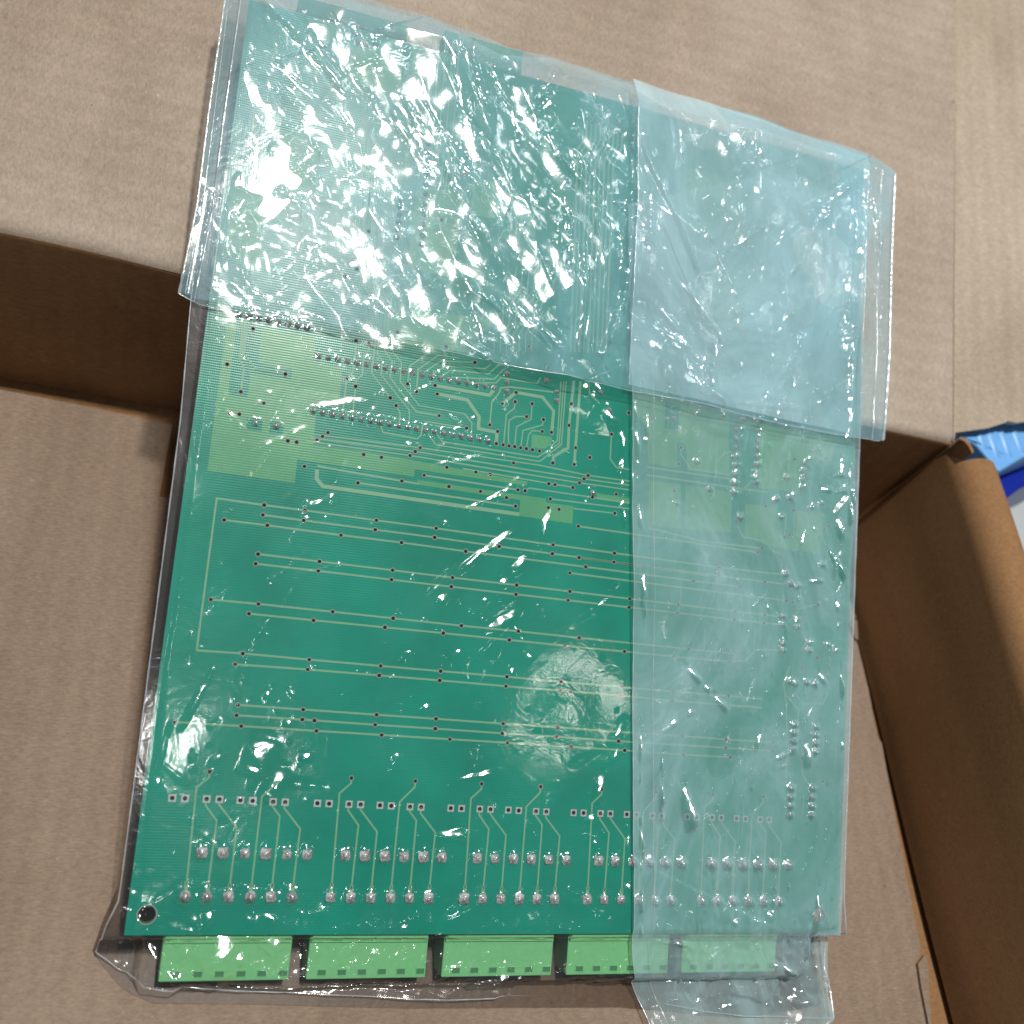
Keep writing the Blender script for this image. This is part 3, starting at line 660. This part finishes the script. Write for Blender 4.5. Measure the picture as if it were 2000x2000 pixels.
def smooth_noise(X, Y, s, seed):
    r = np.random.RandomState(seed); h = 0
    for _ in range(14):
        a = r.uniform(0, 2*math.pi); f_ = r.uniform(.6, 1.6)/s*2*math.pi; h = h + np.sin((X*math.cos(a)+Y*math.sin(a))*f_ + r.uniform(0, 6.28))
    return h/14**.5
def creases(X, Y, segs, z):
    h = np.zeros_like(X)
    for (a, b, hh, wd) in segs:
        a = np.array(a); b = np.array(b); d = b-a; L_ = np.linalg.norm(d); d = d/L_
        m_ = (X > min(a[0], b[0])-6*wd) & (X < max(a[0], b[0])+6*wd) & (Y > min(a[1], b[1])-6*wd) & (Y < max(a[1], b[1])+6*wd)
        if not m_.any(): continue
        x = X[m_]-a[0]; y = Y[m_]-a[1]; t_ = (x*d[0]+y*d[1])/L_; q = np.abs(-x*d[1]+y*d[0])
        q = q + .25*np.sin(t_*L_*.6+a[0])
        env = np.clip(np.minimum(t_, 1-t_)*4 + .15, 0, 1)*(t_ > -.1)*(t_ < 1.1); env = np.clip(env, 0, 1)*(.8+.2*np.sin(t_*L_*1.7+b[1]))
        h[m_] += hh*env*np.exp(-(q/wd)**2)
    return h
KEY = np.array([100, 90, 30.]) + 1800*np.array([.03, .055, 1.])/np.linalg.norm([.03, .055, 1.])
KEYB = RW.T @ KEY
def facing(c):                              # slope of a patch of film at c that faces half way between lamp and viewer
    p = np.array([c[0], c[1], 1.5]); a = KEYB - p; b = CB - p
    h_ = a/np.linalg.norm(a) + b/np.linalg.norm(b); return -h_[0]/h_[2], -h_[1]/h_[2]
def stamp(Z, X, Y, segs, wk=1., piece=5.5):
    """press small facets facing half way between lamp and viewer into the film"""
    Z = Z.copy(); rs = np.random.RandomState(len(segs))
    for (a, b, _, wd) in segs:
        a = np.array(a); b = np.array(b); L0 = np.linalg.norm(b-a); n = max(1, int(round(L0/piece)))
        for k in range(n):
            if n > 2 and rs.rand() < .22: continue
            p = a + (b-a)*k/n; r_ = a + (b-a)*(k+1)/n; c = (p+r_)/2 + rs.randn(2)*.15*wd + (b-a)/n*rs.uniform(-.45, .45); d = b-a + rs.randn(2)*.06*L0; d = d/(np.linalg.norm(d)+1e-9)
            sl = L0/n*.5*rs.choice([.4, .8, 1.2, 1.7])*rs.uniform(.8, 1.1)+.2; sw = wd*wk*rs.uniform(.45, 1.15); R_ = 1.7*max(sl, sw)
            m_ = (np.abs(X-c[0]) < R_) & (np.abs(Y-c[1]) < R_)
            if m_.sum() < 4: continue
            x = X[m_]-c[0]; y = Y[m_]-c[1]; u = x*d[0]+y*d[1]; q = -x*d[1]+y*d[0] + .10*sw*np.sin(u*1.1+c[0]); gx, gy = facing(c)
            gu = gx*d[0]+gy*d[1]; gq = -gx*d[1]+gy*d[0]; lim = .25
            e = np.exp(-np.abs(q/sw)**4 - (np.abs(u)/sl)**4); z0 = Z[m_]; zc = z0[np.argmin(x*x+y*y)]
            Z[m_] = z0*(1-e) + (zc + gq*q + gu*u + (abs(gu)*sl + abs(gq)*sw)*.5 + .012*np.sin(u*2+q*3))*e
    return Z
def cs_px(r, z, *lst): # list of (points..., height, width)
    o = []
    for it in lst:
        pts = [onb(px(r, p), z) for p in it[:-2]]
        for a, b in zip(pts[:-1], pts[1:]): o.append((a, b, it[-2], it[-1]))
    return o
def tents(X, Y, js, scale=1.):
    h = np.zeros_like(X)
    for (x, y, hh, r_) in js:
        m_ = (np.abs(X-x) < 4.5) & (np.abs(Y-y) < 4.5)
        if not m_.any(): continue
        dx = X[m_]-x; dy = Y[m_]-y; d = np.sqrt(dx*dx+dy*dy); th = np.arctan2(dy, dx)
        rr = r_*(1.15 + .25*np.cos(5*th + x*3) + .15*np.cos(3*th + y*5))
        h[m_] = np.maximum(h[m_], hh*scale*np.exp(-np.maximum(0, d-r_*.55)/(rr*.65)))
    return h
def bumps(X, Y, js):
    h = np.zeros_like(X)
    for (x, y, hh, r_) in js:
        m_ = (np.abs(X-x) < 3*r_) & (np.abs(Y-y) < 3*r_)
        if m_.any(): h[m_] += hh*np.exp(-((X[m_]-x)**2 + (Y[m_]-y)**2)/(r_*r_))
    return h
def blur(A, k):
    for _ in range(k):
        A = (np.roll(A, 1, 0)+np.roll(A, -1, 0)+2*A)/4 if False else A
        B = A.copy(); B[1:-1] = (A[:-2]+2*A[1:-1]+A[2:])/4; A = B.copy(); A[:, 1:-1] = (B[:, :-2]+2*B[:, 1:-1]+B[:, 2:])/4
    return A
def film_obj(name, P, Zh, m_):
    nv, nu = Zh.shape; me = bpy.data.meshes.new(name)
    v = np.dstack([P, Zh]).reshape(-1, 3).astype(np.float32)*MM
    idx = np.arange(nu*nv).reshape(nv, nu)
    q = np.stack([idx[:-1, :-1], idx[:-1, 1:], idx[1:, 1:], idx[1:, :-1]], -1).reshape(-1, 4)
    me.vertices.add(len(v)); me.vertices.foreach_set('co', v.ravel())
    me.loops.add(q.size); me.loops.foreach_set('vertex_index', q.ravel().astype(np.int32))
    me.polygons.add(len(q)); me.polygons.foreach_set('loop_start', np.arange(0, q.size, 4, dtype=np.int32)); me.polygons.foreach_set('loop_total', np.full(len(q), 4, dtype=np.int32))
    me.polygons.foreach_set('use_smooth', np.ones(len(q), bool)); me.update(calc_edges=True); me.validate()
    me.materials.append(m_); o = bpy.data.objects.new(name, me); col.objects.link(o); o.parent = bag; return o
def support(X, Y):
    S = np.full_like(X, -9.5)
    on = (X > -.3) & (X < BW+.3) & (Y > -.3) & (Y < BH+.3); 
    blocks = (Y > -13.6) & (Y < 1) & (X > 4) & (X < 192); S[blocks] = -2.0
    for g in range(5):
        xa = gx0 + (g-1)*GP + (lowj[5][0]-gx0) + 3.4; S[(Y < -.5) & (Y > -13.6) & (X > xa+1) & (X < xa+GP-(lowj[5][0]-gx0)-8)] = -3.2
    S[on] = .25
    return S
def seam(name, pts, r_, m_=None, n=6):
    v = []; f = []; pts = [np.array(p, float) for p in pts]
    for i, p in enumerate(pts):
        d = pts[min(i+1, len(pts)-1)] - pts[max(i-1, 0)]; d /= np.linalg.norm(d)+1e-9
        a = np.cross(d, [0, 0, 1]); a /= np.linalg.norm(a)+1e-9; b = np.cross(d, a)
        for k in range(n): t_ = 2*math.pi*k/n; v.append(tuple(p + (a*math.cos(t_) + b*math.sin(t_)*.6)*r_*(1+.25*math.sin(i*1.7))))
    for i in range(len(pts)-1):
        for k in range(n): f.append((i*n+k, i*n+(k+1) % n, (i+1)*n+(k+1) % n, (i+1)*n+k))
    return mesh_obj(name, v, f, m_ or SEAM, bag, smooth=True)

rnd = np.random.RandomState(3)
def rand_cr(n, x0, x1, y0, y1, h0, h1, l0, l1, w0=.35, w1=.8, bias=None):
    o = []
    for _ in range(n):
        a = rnd.uniform(0, math.pi) if bias is None or rnd.rand() < .35 else bias + rnd.randn()*.25
        L_ = rnd.uniform(l0, l1); x, y = rnd.uniform(x0, x1), rnd.uniform(y0, y1)
        o.append(((x, y), (x+L_*math.cos(a), y+L_*math.sin(a)), rnd.uniform(h0, h1)*rnd.choice([1, 1, -1]), rnd.uniform(w0, w1)))
    return o
def rand_tents(n, x0, x1, y0, y1, h0, h1):
    return [(rnd.uniform(x0, x1), rnd.uniform(y0, y1), rnd.uniform(h0, h1), rnd.uniform(.35, .8)) for _ in range(n)]

def onf(p, z=-13.4):
    q = RW.T @ onz(p, z); return (q[0], q[1])
def floor_clamp(Z_, Y_, z=-13.7): return np.maximum(Z_, (z - Y_*st)/ct)
# back film, under everything
zk = -11.5
P = coons([onf(p) for p in [(180, 1858), (203, 1790), (234, 1715)]] + [onb(px('P', p), zk) for p in [(300, 1240), (354, 830), (374, 600), (450, -20)]], [onf((1606, 1965)), (200.5, 0), (201, 120), (201, 248)],
          [onf(p) for p in [(180, 1858), (205, 1892), (235, 1927), (265, 1946), (301, 1960), (480, 1962), (800, 1970), (1210, 1968), (1450, 1990), (1606, 1965)]],
          [onb((450, -20), zk), (60, 249), (120, 247), (201, 248)], 160, 200)
film_obj('back_film', P, floor_clamp(-11.9 + smooth_noise(P[..., 0], P[..., 1], 40, 1)*.15, P[..., 1]), FILMB)

# front film tight over the board
zE = -8
lb_ = [onf(p, -12.5) for p in [(188, 1856), (212, 1780), (238, 1725)]] + [onb(px('P', p), zE) for p in [(300, 1240), (352, 830), (372, 600), (450, -20)]]
rb_ = [onb((1606, 1975), zE), onb((1636, 1820), -4), (201.4, 10), (201.3, 245)]
bt_ = [lb_[0]] + [onf(p, -12.5) for p in [(235, 1895), (312, 1918), (480, 1934), (800, 1948), (1210, 1950), (1450, 1985)]] + [rb_[0]]
tp_ = [lb_[-1], (60, 249), (120, 246), rb_[-1]]
P = coons(lb_, rb_, bt_, tp_, 560, 700); X, Y = P[..., 0], P[..., 1]
S = blur(support(X, Y), 14)
Zf = S + .25
Zf += smooth_noise(X, Y, 42, 11)*.13 + facets(X, Y, 13, .004, 12, .003, aniso=1.8, ang=.9)*.4
Zf += smooth_noise(X, Y, 30, 5)*.04
upf = np.clip((Y-138)/14, 0, 1); Zf += upf*(facets(X, Y, 20, .10, 17, .005, aniso=2.2, ang=.58)*.8 + facets(X, Y, 8, .10, 18, .01, aniso=1.6, ang=.4)*.7 + smooth_noise(X, Y, 10, 19)*.12 + 1.4 + np.exp(-((X-14)**2 + (Y-190)**2)/22.**2)*smooth_noise(X, Y, 8, 77)*.3)
low = np.clip((14-Y)/14, 0, 1)
Zf += low*(facets(X, Y, 9, .13, 13)*.7 + facets(X, Y, 4, .12, 14)*.5)
C0 = cs_px('R5', .5, ((940,1220),(800,1320),(700,1430),.35,.7), ((1030,1350),(905,1490),.35,.8), ((610,1520),(580,1590),.3,.7), ((880,1720),(975,1640),.35,.9), ((700,1790),(670,1870),.3,.6), ((1200,990),(1110,1270),.12,.6), ((1400,410),(1480,560),(1560,700),(1570,1200),.6,.6), ((1290,370),(1380,480),(1540,640),.4,.8), ((380,430),(400,620),.15,.5))
C0 += cs_px('Q1', .5, ((690,110),(610,260),.3,.5), ((470,430),(430,650),.35,.6), ((1010,440),(925,650),.55,1.6), ((1090,590),(985,770),.5,1.5), ((1245,440),(1230,560),.3,.9), ((340,1470),(510,1690),.5,.6), ((1140,300),(1160,330),.3,.7))
C0 += cs_px('Q2', .5, ((630,570),(370,615),.3,.6), ((1260,450),(1160,640),(1105,850),.4,1.0), ((1320,240),(1250,370),.3,.6), ((290,910),(420,910),.3,.8), ((690,0),(680,60),.3,.8), ((980,1250),(1090,1215),.3,.5), ((720,1680),(420,1760),.5,.7), ((1060,920),(1160,960),.3,.7))
C0 += rand_cr(120, 0, 200, 0, 150, .06, .30, 3, 18, .35, .9, .85) + rand_cr(80, -3, 150, -22, 3, .2, .6, 3, 12, .3, .6)
G0 = cs_px('Q1', .5, ((800,1470),(765,1640),1,2.2), ((1000,1440),(1060,1500),1,1.4), ((545,1480),(570,1500),1,1.0), ((480,1515),(500,1520),1,.8), ((860,1550),(900,1600),1,.9), ((650,1470),(665,1490),1,.9), ((320,1110),(350,1130),1,.8), ((380,1110),(410,1120),1,.7), ((700,1320),(720,1390),1,.8), ((920,1300),(935,1385),1,.8), ((990,1330),(1080,1370),1,.6), ((720,1000),(735,1005),1,.5), ((1190,1000),(1200,1010),1,.6), ((885,550),(890,575),1,.5), ((1040,110),(1030,160),1,.4), ((1075,170),(1085,290),1,.35), ((260,1200),(320,1230),1,.6), ((300,1080),(330,1100),1,.5), ((1720,480),(1730,500),1,.5), ((1880,220),(1890,235),1,.6))
G0 += cs_px('Q2', .5, ((720,680+1000),(430,1760),1,.9), ((700,1690),(790,1700),1,.6), ((1080,930),(1150,960),1,.6), ((290,1450),(330,1440),1,.5), ((1180,1690),(1200,1690),1,.5), ((1210,1730),(1215,1740),1,.5), ((350,1320),(400,1310),1,.5), ((500,1540),(590,1560),1,.4), ((230,220),(240,235),1,.6), ((480,495),(510,498),1,.5), ((1290,1185),(1330,1195),1,.5), ((1340,870),(1310,950),1,.8))
G0 += cs_px('R5', .5, ((1470,1530),(1490,1545),1,.6), ((1200,1775),(1220,1790),1,.8), ((810,1530),(820,1590),1,.5), ((740,1620),(742,1630),1,.5), ((820,1640),(800,1680),1,.6), ((1030,1860),(1060,1880),1,.8), ((670,1580),(690,1590),1,.5), ((1130,1600),(1090,1610),1,.4), ((740,570),(760,600),1,.6), ((830,1050),(835,1055),1,.4), ((1360,1020),(1400,1005),1,.7), ((600,1150),(620,1165),1,.5), ((400,500),(410,610),1,.5), ((1380,920),(1560,640),1,.01))
F0 = C0[:26]
Zf += creases(X, Y, [(a, b, h*.9, w_*1.2) for a, b, h, w_ in C0[26:]], .5)
JT = [(x, y, h+.1, r_) for x, y, h, r_ in joints]
PK = []                                     # little puckers of the film round each joint
for x, y, h, r_ in joints:
    for _ in range(rnd.randint(2, 6)):
        a_ = rnd.uniform(0, 6.28); d_ = r_*rnd.uniform(.9, 1.9)
        PK.append((x + d_*math.cos(a_), y + d_*math.sin(a_), rnd.uniform(.08, .30), rnd.uniform(.35, .75)))
Zf = np.maximum(Zf, tents(X, Y, JT) + .25*(Y > -1) - 90*(Y <= -1))
Zf += bumps(X, Y, rand_tents(220, 0, 200, -14, 150, .05, .2) + PK + [(rnd.uniform(-2, 48), rnd.uniform(-15, 4), rnd.uniform(.2, .8), rnd.uniform(.7, 1.7)) for _ in range(70)] + [(rnd.uniform(45, 150), rnd.uniform(-16, 3), rnd.uniform(.1, .4), rnd.uniform(.5, 1.2)) for _ in range(60)])
Zc = floor_clamp(Zf, Y, -13.0); fl_m = np.clip((Zc-Zf)*2, 0, 1)
Zf = Zc + fl_m*(.9 + facets(X, Y, 11, .20, 41, .005, aniso=2.2, ang=1.2)*.6 + facets(X, Y, 5, .16, 42, .01)*.4 + np.clip(-Y-10, 0, 20)*-.05 + X*.0)
RF = [(rnd.uniform(2, 150), rnd.uniform(-12, 150)) for _ in range(120)]
RF = [(p, (p[0]+rnd.uniform(-.8, 1.6), p[1]+rnd.uniform(-1.2, 1.6)), 1, rnd.uniform(.22, .55)) for p in RF]
Zf = stamp(Zf, X, Y, F0 + G0, 1.75); Zf = stamp(Zf, X, Y, RF, 1.3)
Zf = np.where((X > 0) & (X < BW) & (Y > 0), np.maximum(Zf, .2), Zf)
film_obj('front_film', P, Zf, FILM0)
step = 10
for side_ in (0,):
    pts = [(P[0, i, 0], P[0, i, 1], Zf[0, i]) for i in range(0, 560, 6)]
    seam('bottom_hem', pts, .13)
pts = [(P[i, 0, 0], P[i, 0, 1], Zf[i, 0]) for i in range(0, 700, 8)]; seam('left_seam', pts, .18)
pts = [(P[i, -1, 0], P[i, -1, 1], Zf[i, -1]) for i in range(0, 700, 8)]; seam('right_seam', pts, .28)

# side overlap on the right
z1 = 1.4
lb1 = [onb((1275, 2110), -7), onb((1256, 1990), -6)] + [onb(p, z1) for p in [(1243, 1900), (1238, 1830), (1236, 1300), (1233, 740), (1225, 400)]]
rb1 = [onb((1560, 2010), -8), onb((1606, 1978), -7), (200.6, 1), (201.2, 30), (201.2, 150), (201.2, 232)]
P = coons(lb1, rb1, [lb1[0], onb((1400, 2110), -8), onb((1500, 2050), -8), rb1[0]], [lb1[-1], (160, 230), rb1[-1]], 260, 640); X, Y = P[..., 0], P[..., 1]
S1 = blur(support(X, Y), 20)
Zs = np.maximum(S1, -7) + 1.3 + facets(X, Y, 22, .035, 21, .005, aniso=1.9, ang=1.2)*.9 + facets(X, Y, 8, .028, 22, .005)*.7 + smooth_noise(X, Y, 25, 8)*.1
lw = np.clip((20-Y)/20, 0, 1); Zs += lw*(facets(X, Y, 10, .10, 23)*.6 + facets(X, Y, 4, .08, 24)*.4)
C1 = cs_px('R5', 1.4, ((1620,400),(1640,900),(1660,1400),(1680,1760),.9,.55), ((1700,500),(1690,640),(1670,820),.6,.5), ((1600,560),(1605,1000),.5,.4))
C1 += cs_px('R6', 1.4, ((1000,560),(960,800),(925,920),(975,1010),(915,1110),(950,1250),(925,1380),(955,1480),(915,1560),(930,1700),(890,1790),.9,.7), ((800,992),(950,990),.5,.5), ((880,912),(940,905),.5,.5), ((985,700),(990,1180),.6,.4), ((775,1475),(880,1480),.5,.8), ((875,1300),(950,1450),.3,.4), ((0,1040),(150,1080),.15,.3), ((-40,560),(-10,450),.5,.7), ((20,560),(120,470),.5,.5))
C1 += cs_px('Q2', 1.4, ((1700,210),(1480,370),.4,.7), ((1620,660),(1655,830),.6,1.2), ((1500,500),(1495,880),.35,.5), ((1385,0),(1385,1500),.35,.3), ((1450,1470),(1590,1500),.6,.7))
C1 += cs_px('Q3', 1.4, ((700,450),(570,520),.4,.7), ((100,660),(140,840),.6,1.2), ((770,440),(780,580),.4,.8), ((830,40),(880,130),.5,.5), ((160,1910),(440,1860),.8,.6), ((640,1600),(840,1840),.6,.5), ((840,1840),(500,1880),.5,.6), ((380,1340),(350,1460),.5,.8))
C1 += rand_cr(60, 150, 201, -20, 150, .05, .25, 3, 16, .3, .6, 1.3) + rand_cr(50, 148, 202, -26, 5, .2, .6, 3, 14, .3, .7)
Zs += creases(X, Y, [(a, b, h*.9, w_*1.4) for a, b, h, w_ in C1[47:]], 1)
Zs = np.maximum(Zs, (tents(X, Y, [(x, y, h+.7, r_) for x, y, h, r_ in JT]) + .5)*(Y > -1) - 90*(Y <= -1))
Zs += bumps(X, Y, rand_tents(200, 148, 200, -24, 150, .08, .3) + [(rnd.uniform(150, 202), rnd.uniform(-24, 6), rnd.uniform(.2, .7), rnd.uniform(.6, 1.6)) for _ in range(80)] + [p for p in PK if p[0] > 150])
Zc = floor_clamp(Zs, Y, -12.0); fl_m = np.clip((Zc-Zs)*2, 0, 1)
Zs = Zc + fl_m*(.8 + facets(X, Y, 12, .2, 43, .005, aniso=2.2, ang=.4)*.6 + facets(X, Y, 5, .16, 44, .01)*.4)
RF = [(rnd.uniform(150, 200), rnd.uniform(-20, 150)) for _ in range(90)]
RF = [(p, (p[0]+rnd.uniform(-.8, 1.6), p[1]+rnd.uniform(-1.2, 1.6)), 1, rnd.uniform(.22, .55)) for p in RF]
Zs = stamp(Zs, X, Y, [(a, b, h, w_*1.5) for a, b, h, w_ in C1[:47]]); Zs = stamp(Zs, X, Y, RF, 1.3)
film_obj('side_fold', P, Zs, FILM1)
pts = [(P[i, 0, 0], P[i, 0, 1], Zs[i, 0]) for i in range(0, 560, 6)]; seam('fold_edge', pts, .13)
pts = [(P[i, 22, 0], P[i, 22, 1], Zs[i, 22]+.1) for i in range(0, 640, 6)]; seam('fold_crease', pts, .09)

# the crumpled flap folded down over the top half, two films thick
def flap_sheet(name, zb, seed, m_, amp, inset):
    global C2
    z2 = zb
    lb2 = [onb(p, z2) for p in [(350+inset, 566), (368+inset, 480), (386+inset, 392), (408+inset, 215), (436+inset, 20), (448+inset, -70)]]
    rb2 = [onb(p, z2) for p in [(1737-inset, 857), (1748-inset, 690), (1752-inset, 500), (1759-inset, 327)]]
    bt2 = [onb(p, z2) for p in [(350+inset, 566), (384, 584), (480, 603), (700, 648), (900, 690), (1121, 738), (1230, 762), (1350, 786), (1517, 826), (1600, 843), (1662, 853), (1715, 859), (1737-inset, 857)]]
    tp2 = [onb(p, z2) for p in [(448+inset, -70), (600, -55), (760, 5), (850, 34), (920, 58), (985, 92), (1040, 94), (1090, 95), (1160, 112), (1230, 138), (1300, 158), (1440, 204), (1570, 247), (1700, 294), (1759-inset, 327)]]
    P = coons(lb2, rb2, bt2, tp2, 640, 460); X, Y = P[..., 0], P[..., 1]
    Z_ = np.full_like(X, zb)
    lf = 1 - np.clip((X-146)/16, 0, 1)*.62                              # calmer to the right of the side fold
    g1 = np.clip(.0 + .8*smooth_noise(X, Y, 34, seed+7), .0, 1); g2 = np.clip(-.3 + .8*smooth_noise(X, Y, 22, seed+8), 0, 1)
    Z_ += lf*amp*(facets(X, Y, 30, .11, seed, .005, aniso=3.0, ang=.60)*.8 + facets(X, Y, 15, .10, seed+1, .005, aniso=2.8, ang=.50)*.6 + g1*facets(X, Y, 8, .085, seed+2, .008, aniso=2.2, ang=.7)*.5 + g2*facets(X, Y, 3.4, .08, seed+3, .02)*.08)
    Z_ += smooth_noise(X, Y, 45, seed)*.6 + smooth_noise(X, Y, 18, seed+5)*.15 + lf*smooth_noise(X, Y, 11, seed+6)*.05
    C2 = cs_px('R2', zb, ((300,570),(420,760),(530,980),.6,.6), ((590,860),(630,960),.6,.8), ((630,1000),(740,1170),(840,1310),.7,.55), ((380,1370),(480,1480),(580,1590),.6,.5), ((560,1440),(700,1500),(870,1640),.7,.7), ((1110,740),(1260,900),(1410,1080),.7,.7), ((1290,690),(1380,820),.5,.6), ((1420,830),(1350,920),.6,.7), ((800,540),(860,620),.5,.7), ((1210,1180),(1200,1330),(1170,1500),.5,.5), ((1285,1200),(1285,1560),.5,.5), ((1335,1300),(1350,1600),.5,.5),
               ((1430,1280),(1370,1560),(1320,1920),.9,.5), ((1600,1180),(1580,1500),(1560,1700),(1440,1920),.9,.6), ((1700,1000),(1700,1400),.6,.8), ((1400,950),(1390,1060),.4,.5), ((700,1840),(880,1960),.6,.6), ((1050,1700),(1230,1900),.4,.4), ((1010,1680),(1150,1850),.4,.4), ((870,1150),(1070,1110),.4,.5), ((1070,1120),(1020,1240),.5,.5), ((1010,1130),(950,1210),.5,.6), ((1200,380),(1150,480),.5,.6), ((740,290),(780,480),.6,.6), ((1600,440),(1600,1200),.5,.5), ((760,200),(740,320),.6,.8), ((380,540),(460,680),.5,.7))
    C2 += cs_px('R1', zb, ((1390,10),(1640,260),(1880,540),.9,.6), ((1420,30),(1640,210),.7,.8), ((1420,380),(1470,560),.6,1.0), ((1510,500),(1640,640),.6,.8), ((1190,1070),(1320,1230),.6,.5), ((1660,850),(1520,980),.6,.9), ((1490,1500),(1700,1320),.7,1.2), ((1640,1480),(1710,1400),.5,.6), ((1240,800),(1360,860),(1520,890),.5,.6), ((1150,1000),(1090,1300),(1060,1560),.7,.5), ((1200,300),(1140,800),.6,.5), ((1880,1560),(1930,1700),.6,.8), ((1300,1370),(1330,1500),.5,.7), ((1440,1060),(1480,1150),.6,1.0))
    C2 += cs_px('R3', zb, ((130,1190),(240,1420),(360,1660),.8,.6), ((380,1640),(340,1780),.7,.7), ((110,1590),(240,1800),(250,1932),.8,.8), ((1040,960),(900,1080),(860,1200),.6,.7), ((740,1420),(630,1510),.6,.8), ((370,1330),(520,1220),.5,.6), ((1040,1050),(1020,1500),(980,1932),.7,.6), ((1110,850),(1080,1500),.7,.5), ((1110,900),(1200,1500),(1200,1900),.6,.6), ((0,1700),(110,1860),.5,.7))
    C2 += cs_px('R6', zb, ((150,0),(250,200),(220,450),.9,.9), ((320,60),(380,20),.6,.8), ((0,150),(130,230),.5,.6), ((1030,0),(1000,600),.7,.6), ((1180,0),(1190,400),(1160,650),.6,.6), ((740,200),(600,400),.3,.5), ((230,450),(320,540),.6,.8))
    k_ = rnd.uniform(.7, 1.2); FO = list(C2)
    loc = np.exp(-((X-14)**2 + (Y-190)**2)/20.**2)*smooth_noise(X, Y, 9, seed+11)*.35
    Z_ += loc
    BIG = cs_px('R2', zb, ((1430,1180),(1400,1400),(1330,1920),1.7,1.1), ((1590,1180),(1560,1600),(1450,1930),1.5,1.2), ((1600,560),(1600,1180),.9,.9))
    C2 = [(a, b, h*(1.15*k_ if seed < 50 else .5), w_*1.6) for a, b, h, w_ in C2] + (BIG if seed < 50 else [])
    C2 += rand_cr(90, 0, 150, 135, 245, .15, .6, 8, 36, .35, .9, -1.0) + rand_cr(40, 145, 206, 130, 240, .1, .35, 3, 18, .3, .7, 1.4)
    Z_ += creases(X, Y, C2, zb)
    Z_ += bumps(X, Y, rand_tents(80, -2, 150, 135, 248, .12, .4) + rand_tents(70, 150, 210, 130, 235, .12, .45))
    Z_ = np.maximum(Z_, tents(X, Y, [(x, y, h+1.6, r_*1.1) for x, y, h, r_ in JT if y > 140]) + 0.4)
    # keep the rims of the two films together
    u = np.linspace(0, 1, X.shape[1]); ed = np.clip(np.minimum(u, 1-u)*30, 0, 1)[None]
    Z_ = Z_*ed + (zb*.5 + 1.4)*(1-ed) - (1-ed)*1.2
    Z_ -= 3.2*np.clip((Y-BH)/7, 0, 1.5)                                # sags behind the far edge of the board
    Z_ -= 1.0*np.clip(1-np.linspace(0, 1, X.shape[0])*18, 0, 1)[:, None]*(zb > 3)*.6
    soft = .7 + np.log1p(np.exp(np.clip((Z_-.7)/.45, -30, 30)))*.45
    Z_ = np.where((X > -.5) & (X < BW+.5) & (Y < BH), soft, Z_)
    if seed < 50:
        Z_ = stamp(Z_, X, Y, FO, .75); Z_ = stamp(Z_, X, Y, BIG, .5, 4)
    film_obj(name, P, Z_, m_); return P, Z_
q1 = [onb(p, 3.4) for p in [(1228, 752), (1236, 600), (1246, 400), (1244, 145)]]; q2 = [onb(p, 3.4) for p in [(1668, 846), (1676, 700), (1690, 500), (1702, 300)]]
P = coons(q1, q2, [q1[0], onb((1350, 777), 3.4), onb((1517, 817), 3.4), q2[0]], [q1[-1], onb((1440, 208), 3.4), onb((1570, 252), 3.4), q2[-1]], 260, 360); X, Y = P[..., 0], P[..., 1]
Zq = 3.4 + facets(X, Y, 24, .04, 91, .01, aniso=1.6, ang=1.3)*.7 + facets(X, Y, 9, .05, 92, .01)*.35 + smooth_noise(X, Y, 30, 3)*.3 + creases(X, Y, rand_cr(35, 145, 205, 130, 235, .1, .4, 4, 20, .3, .6, 1.4), 1)
Zq -= 3.2*np.clip((Y-BH)/7, 0, 1.5)
film_obj('flap_inner_fold', P, Zq, FILMD)
seam('fold_edge', [(P[i, 0, 0], P[i, 0, 1], Zq[i, 0]) for i in range(0, 360, 5)], .14)
P, Z_ = flap_sheet('flap_lower_film', 3.0, 60, FILMC, .7, 3)
P, Z_ = flap_sheet('flap_upper_film', 5.4, 30, FILM2, 1.0, 0)
seam('flap_hem', [(P[0, i, 0], P[0, i, 1], Z_[0, i]) for i in range(0, 640, 5)], .12)
seam('flap_side', [(P[i, -1, 0], P[i, -1, 1], Z_[i, -1]) for i in range(0, 460, 5)], .5)
seam('flap_side', [(P[i, -18, 0], P[i, -18, 1], Z_[i, -18]) for i in range(0, 460, 5)], .16)
seam('flap_side', [(P[i, 0, 0], P[i, 0, 1], Z_[i, 0]) for i in range(0, 460, 5)], .35)
seam('flap_side', [(P[i, 12, 0], P[i, 12, 1], Z_[i, 12]+.1) for i in range(0, 460, 5)], .2)
# rolled mouth of the flap at its left corner
a = np.array([*onb((366, 574), 3), 2.6]); b = np.array([*onb((402, 380), 3), 2.8]); v = []; f = []
ax_ = (b-a)/np.linalg.norm(b-a); sd = np.cross(ax_, [0, 0, 1]); nr = np.cross(sd, ax_)
for i in range(13):
    for k in range(16):
        t_ = 2*math.pi*k/16; r1 = 2.0*(1-.4*i/12)
        v.append(tuple(a + (b-a)*i/12 + sd*r1*math.cos(t_)*1.25 + nr*r1*.7*math.sin(t_)))
for i in range(12):
    for k in range(16): f.append((i*16+k, i*16+(k+1) % 16, (i+1)*16+(k+1) % 16, (i+1)*16+k))
mesh_obj('rolled_edge', v, f, FILM0, bag, smooth=True)
print('vias', len(vias), 'joints', len(joints))
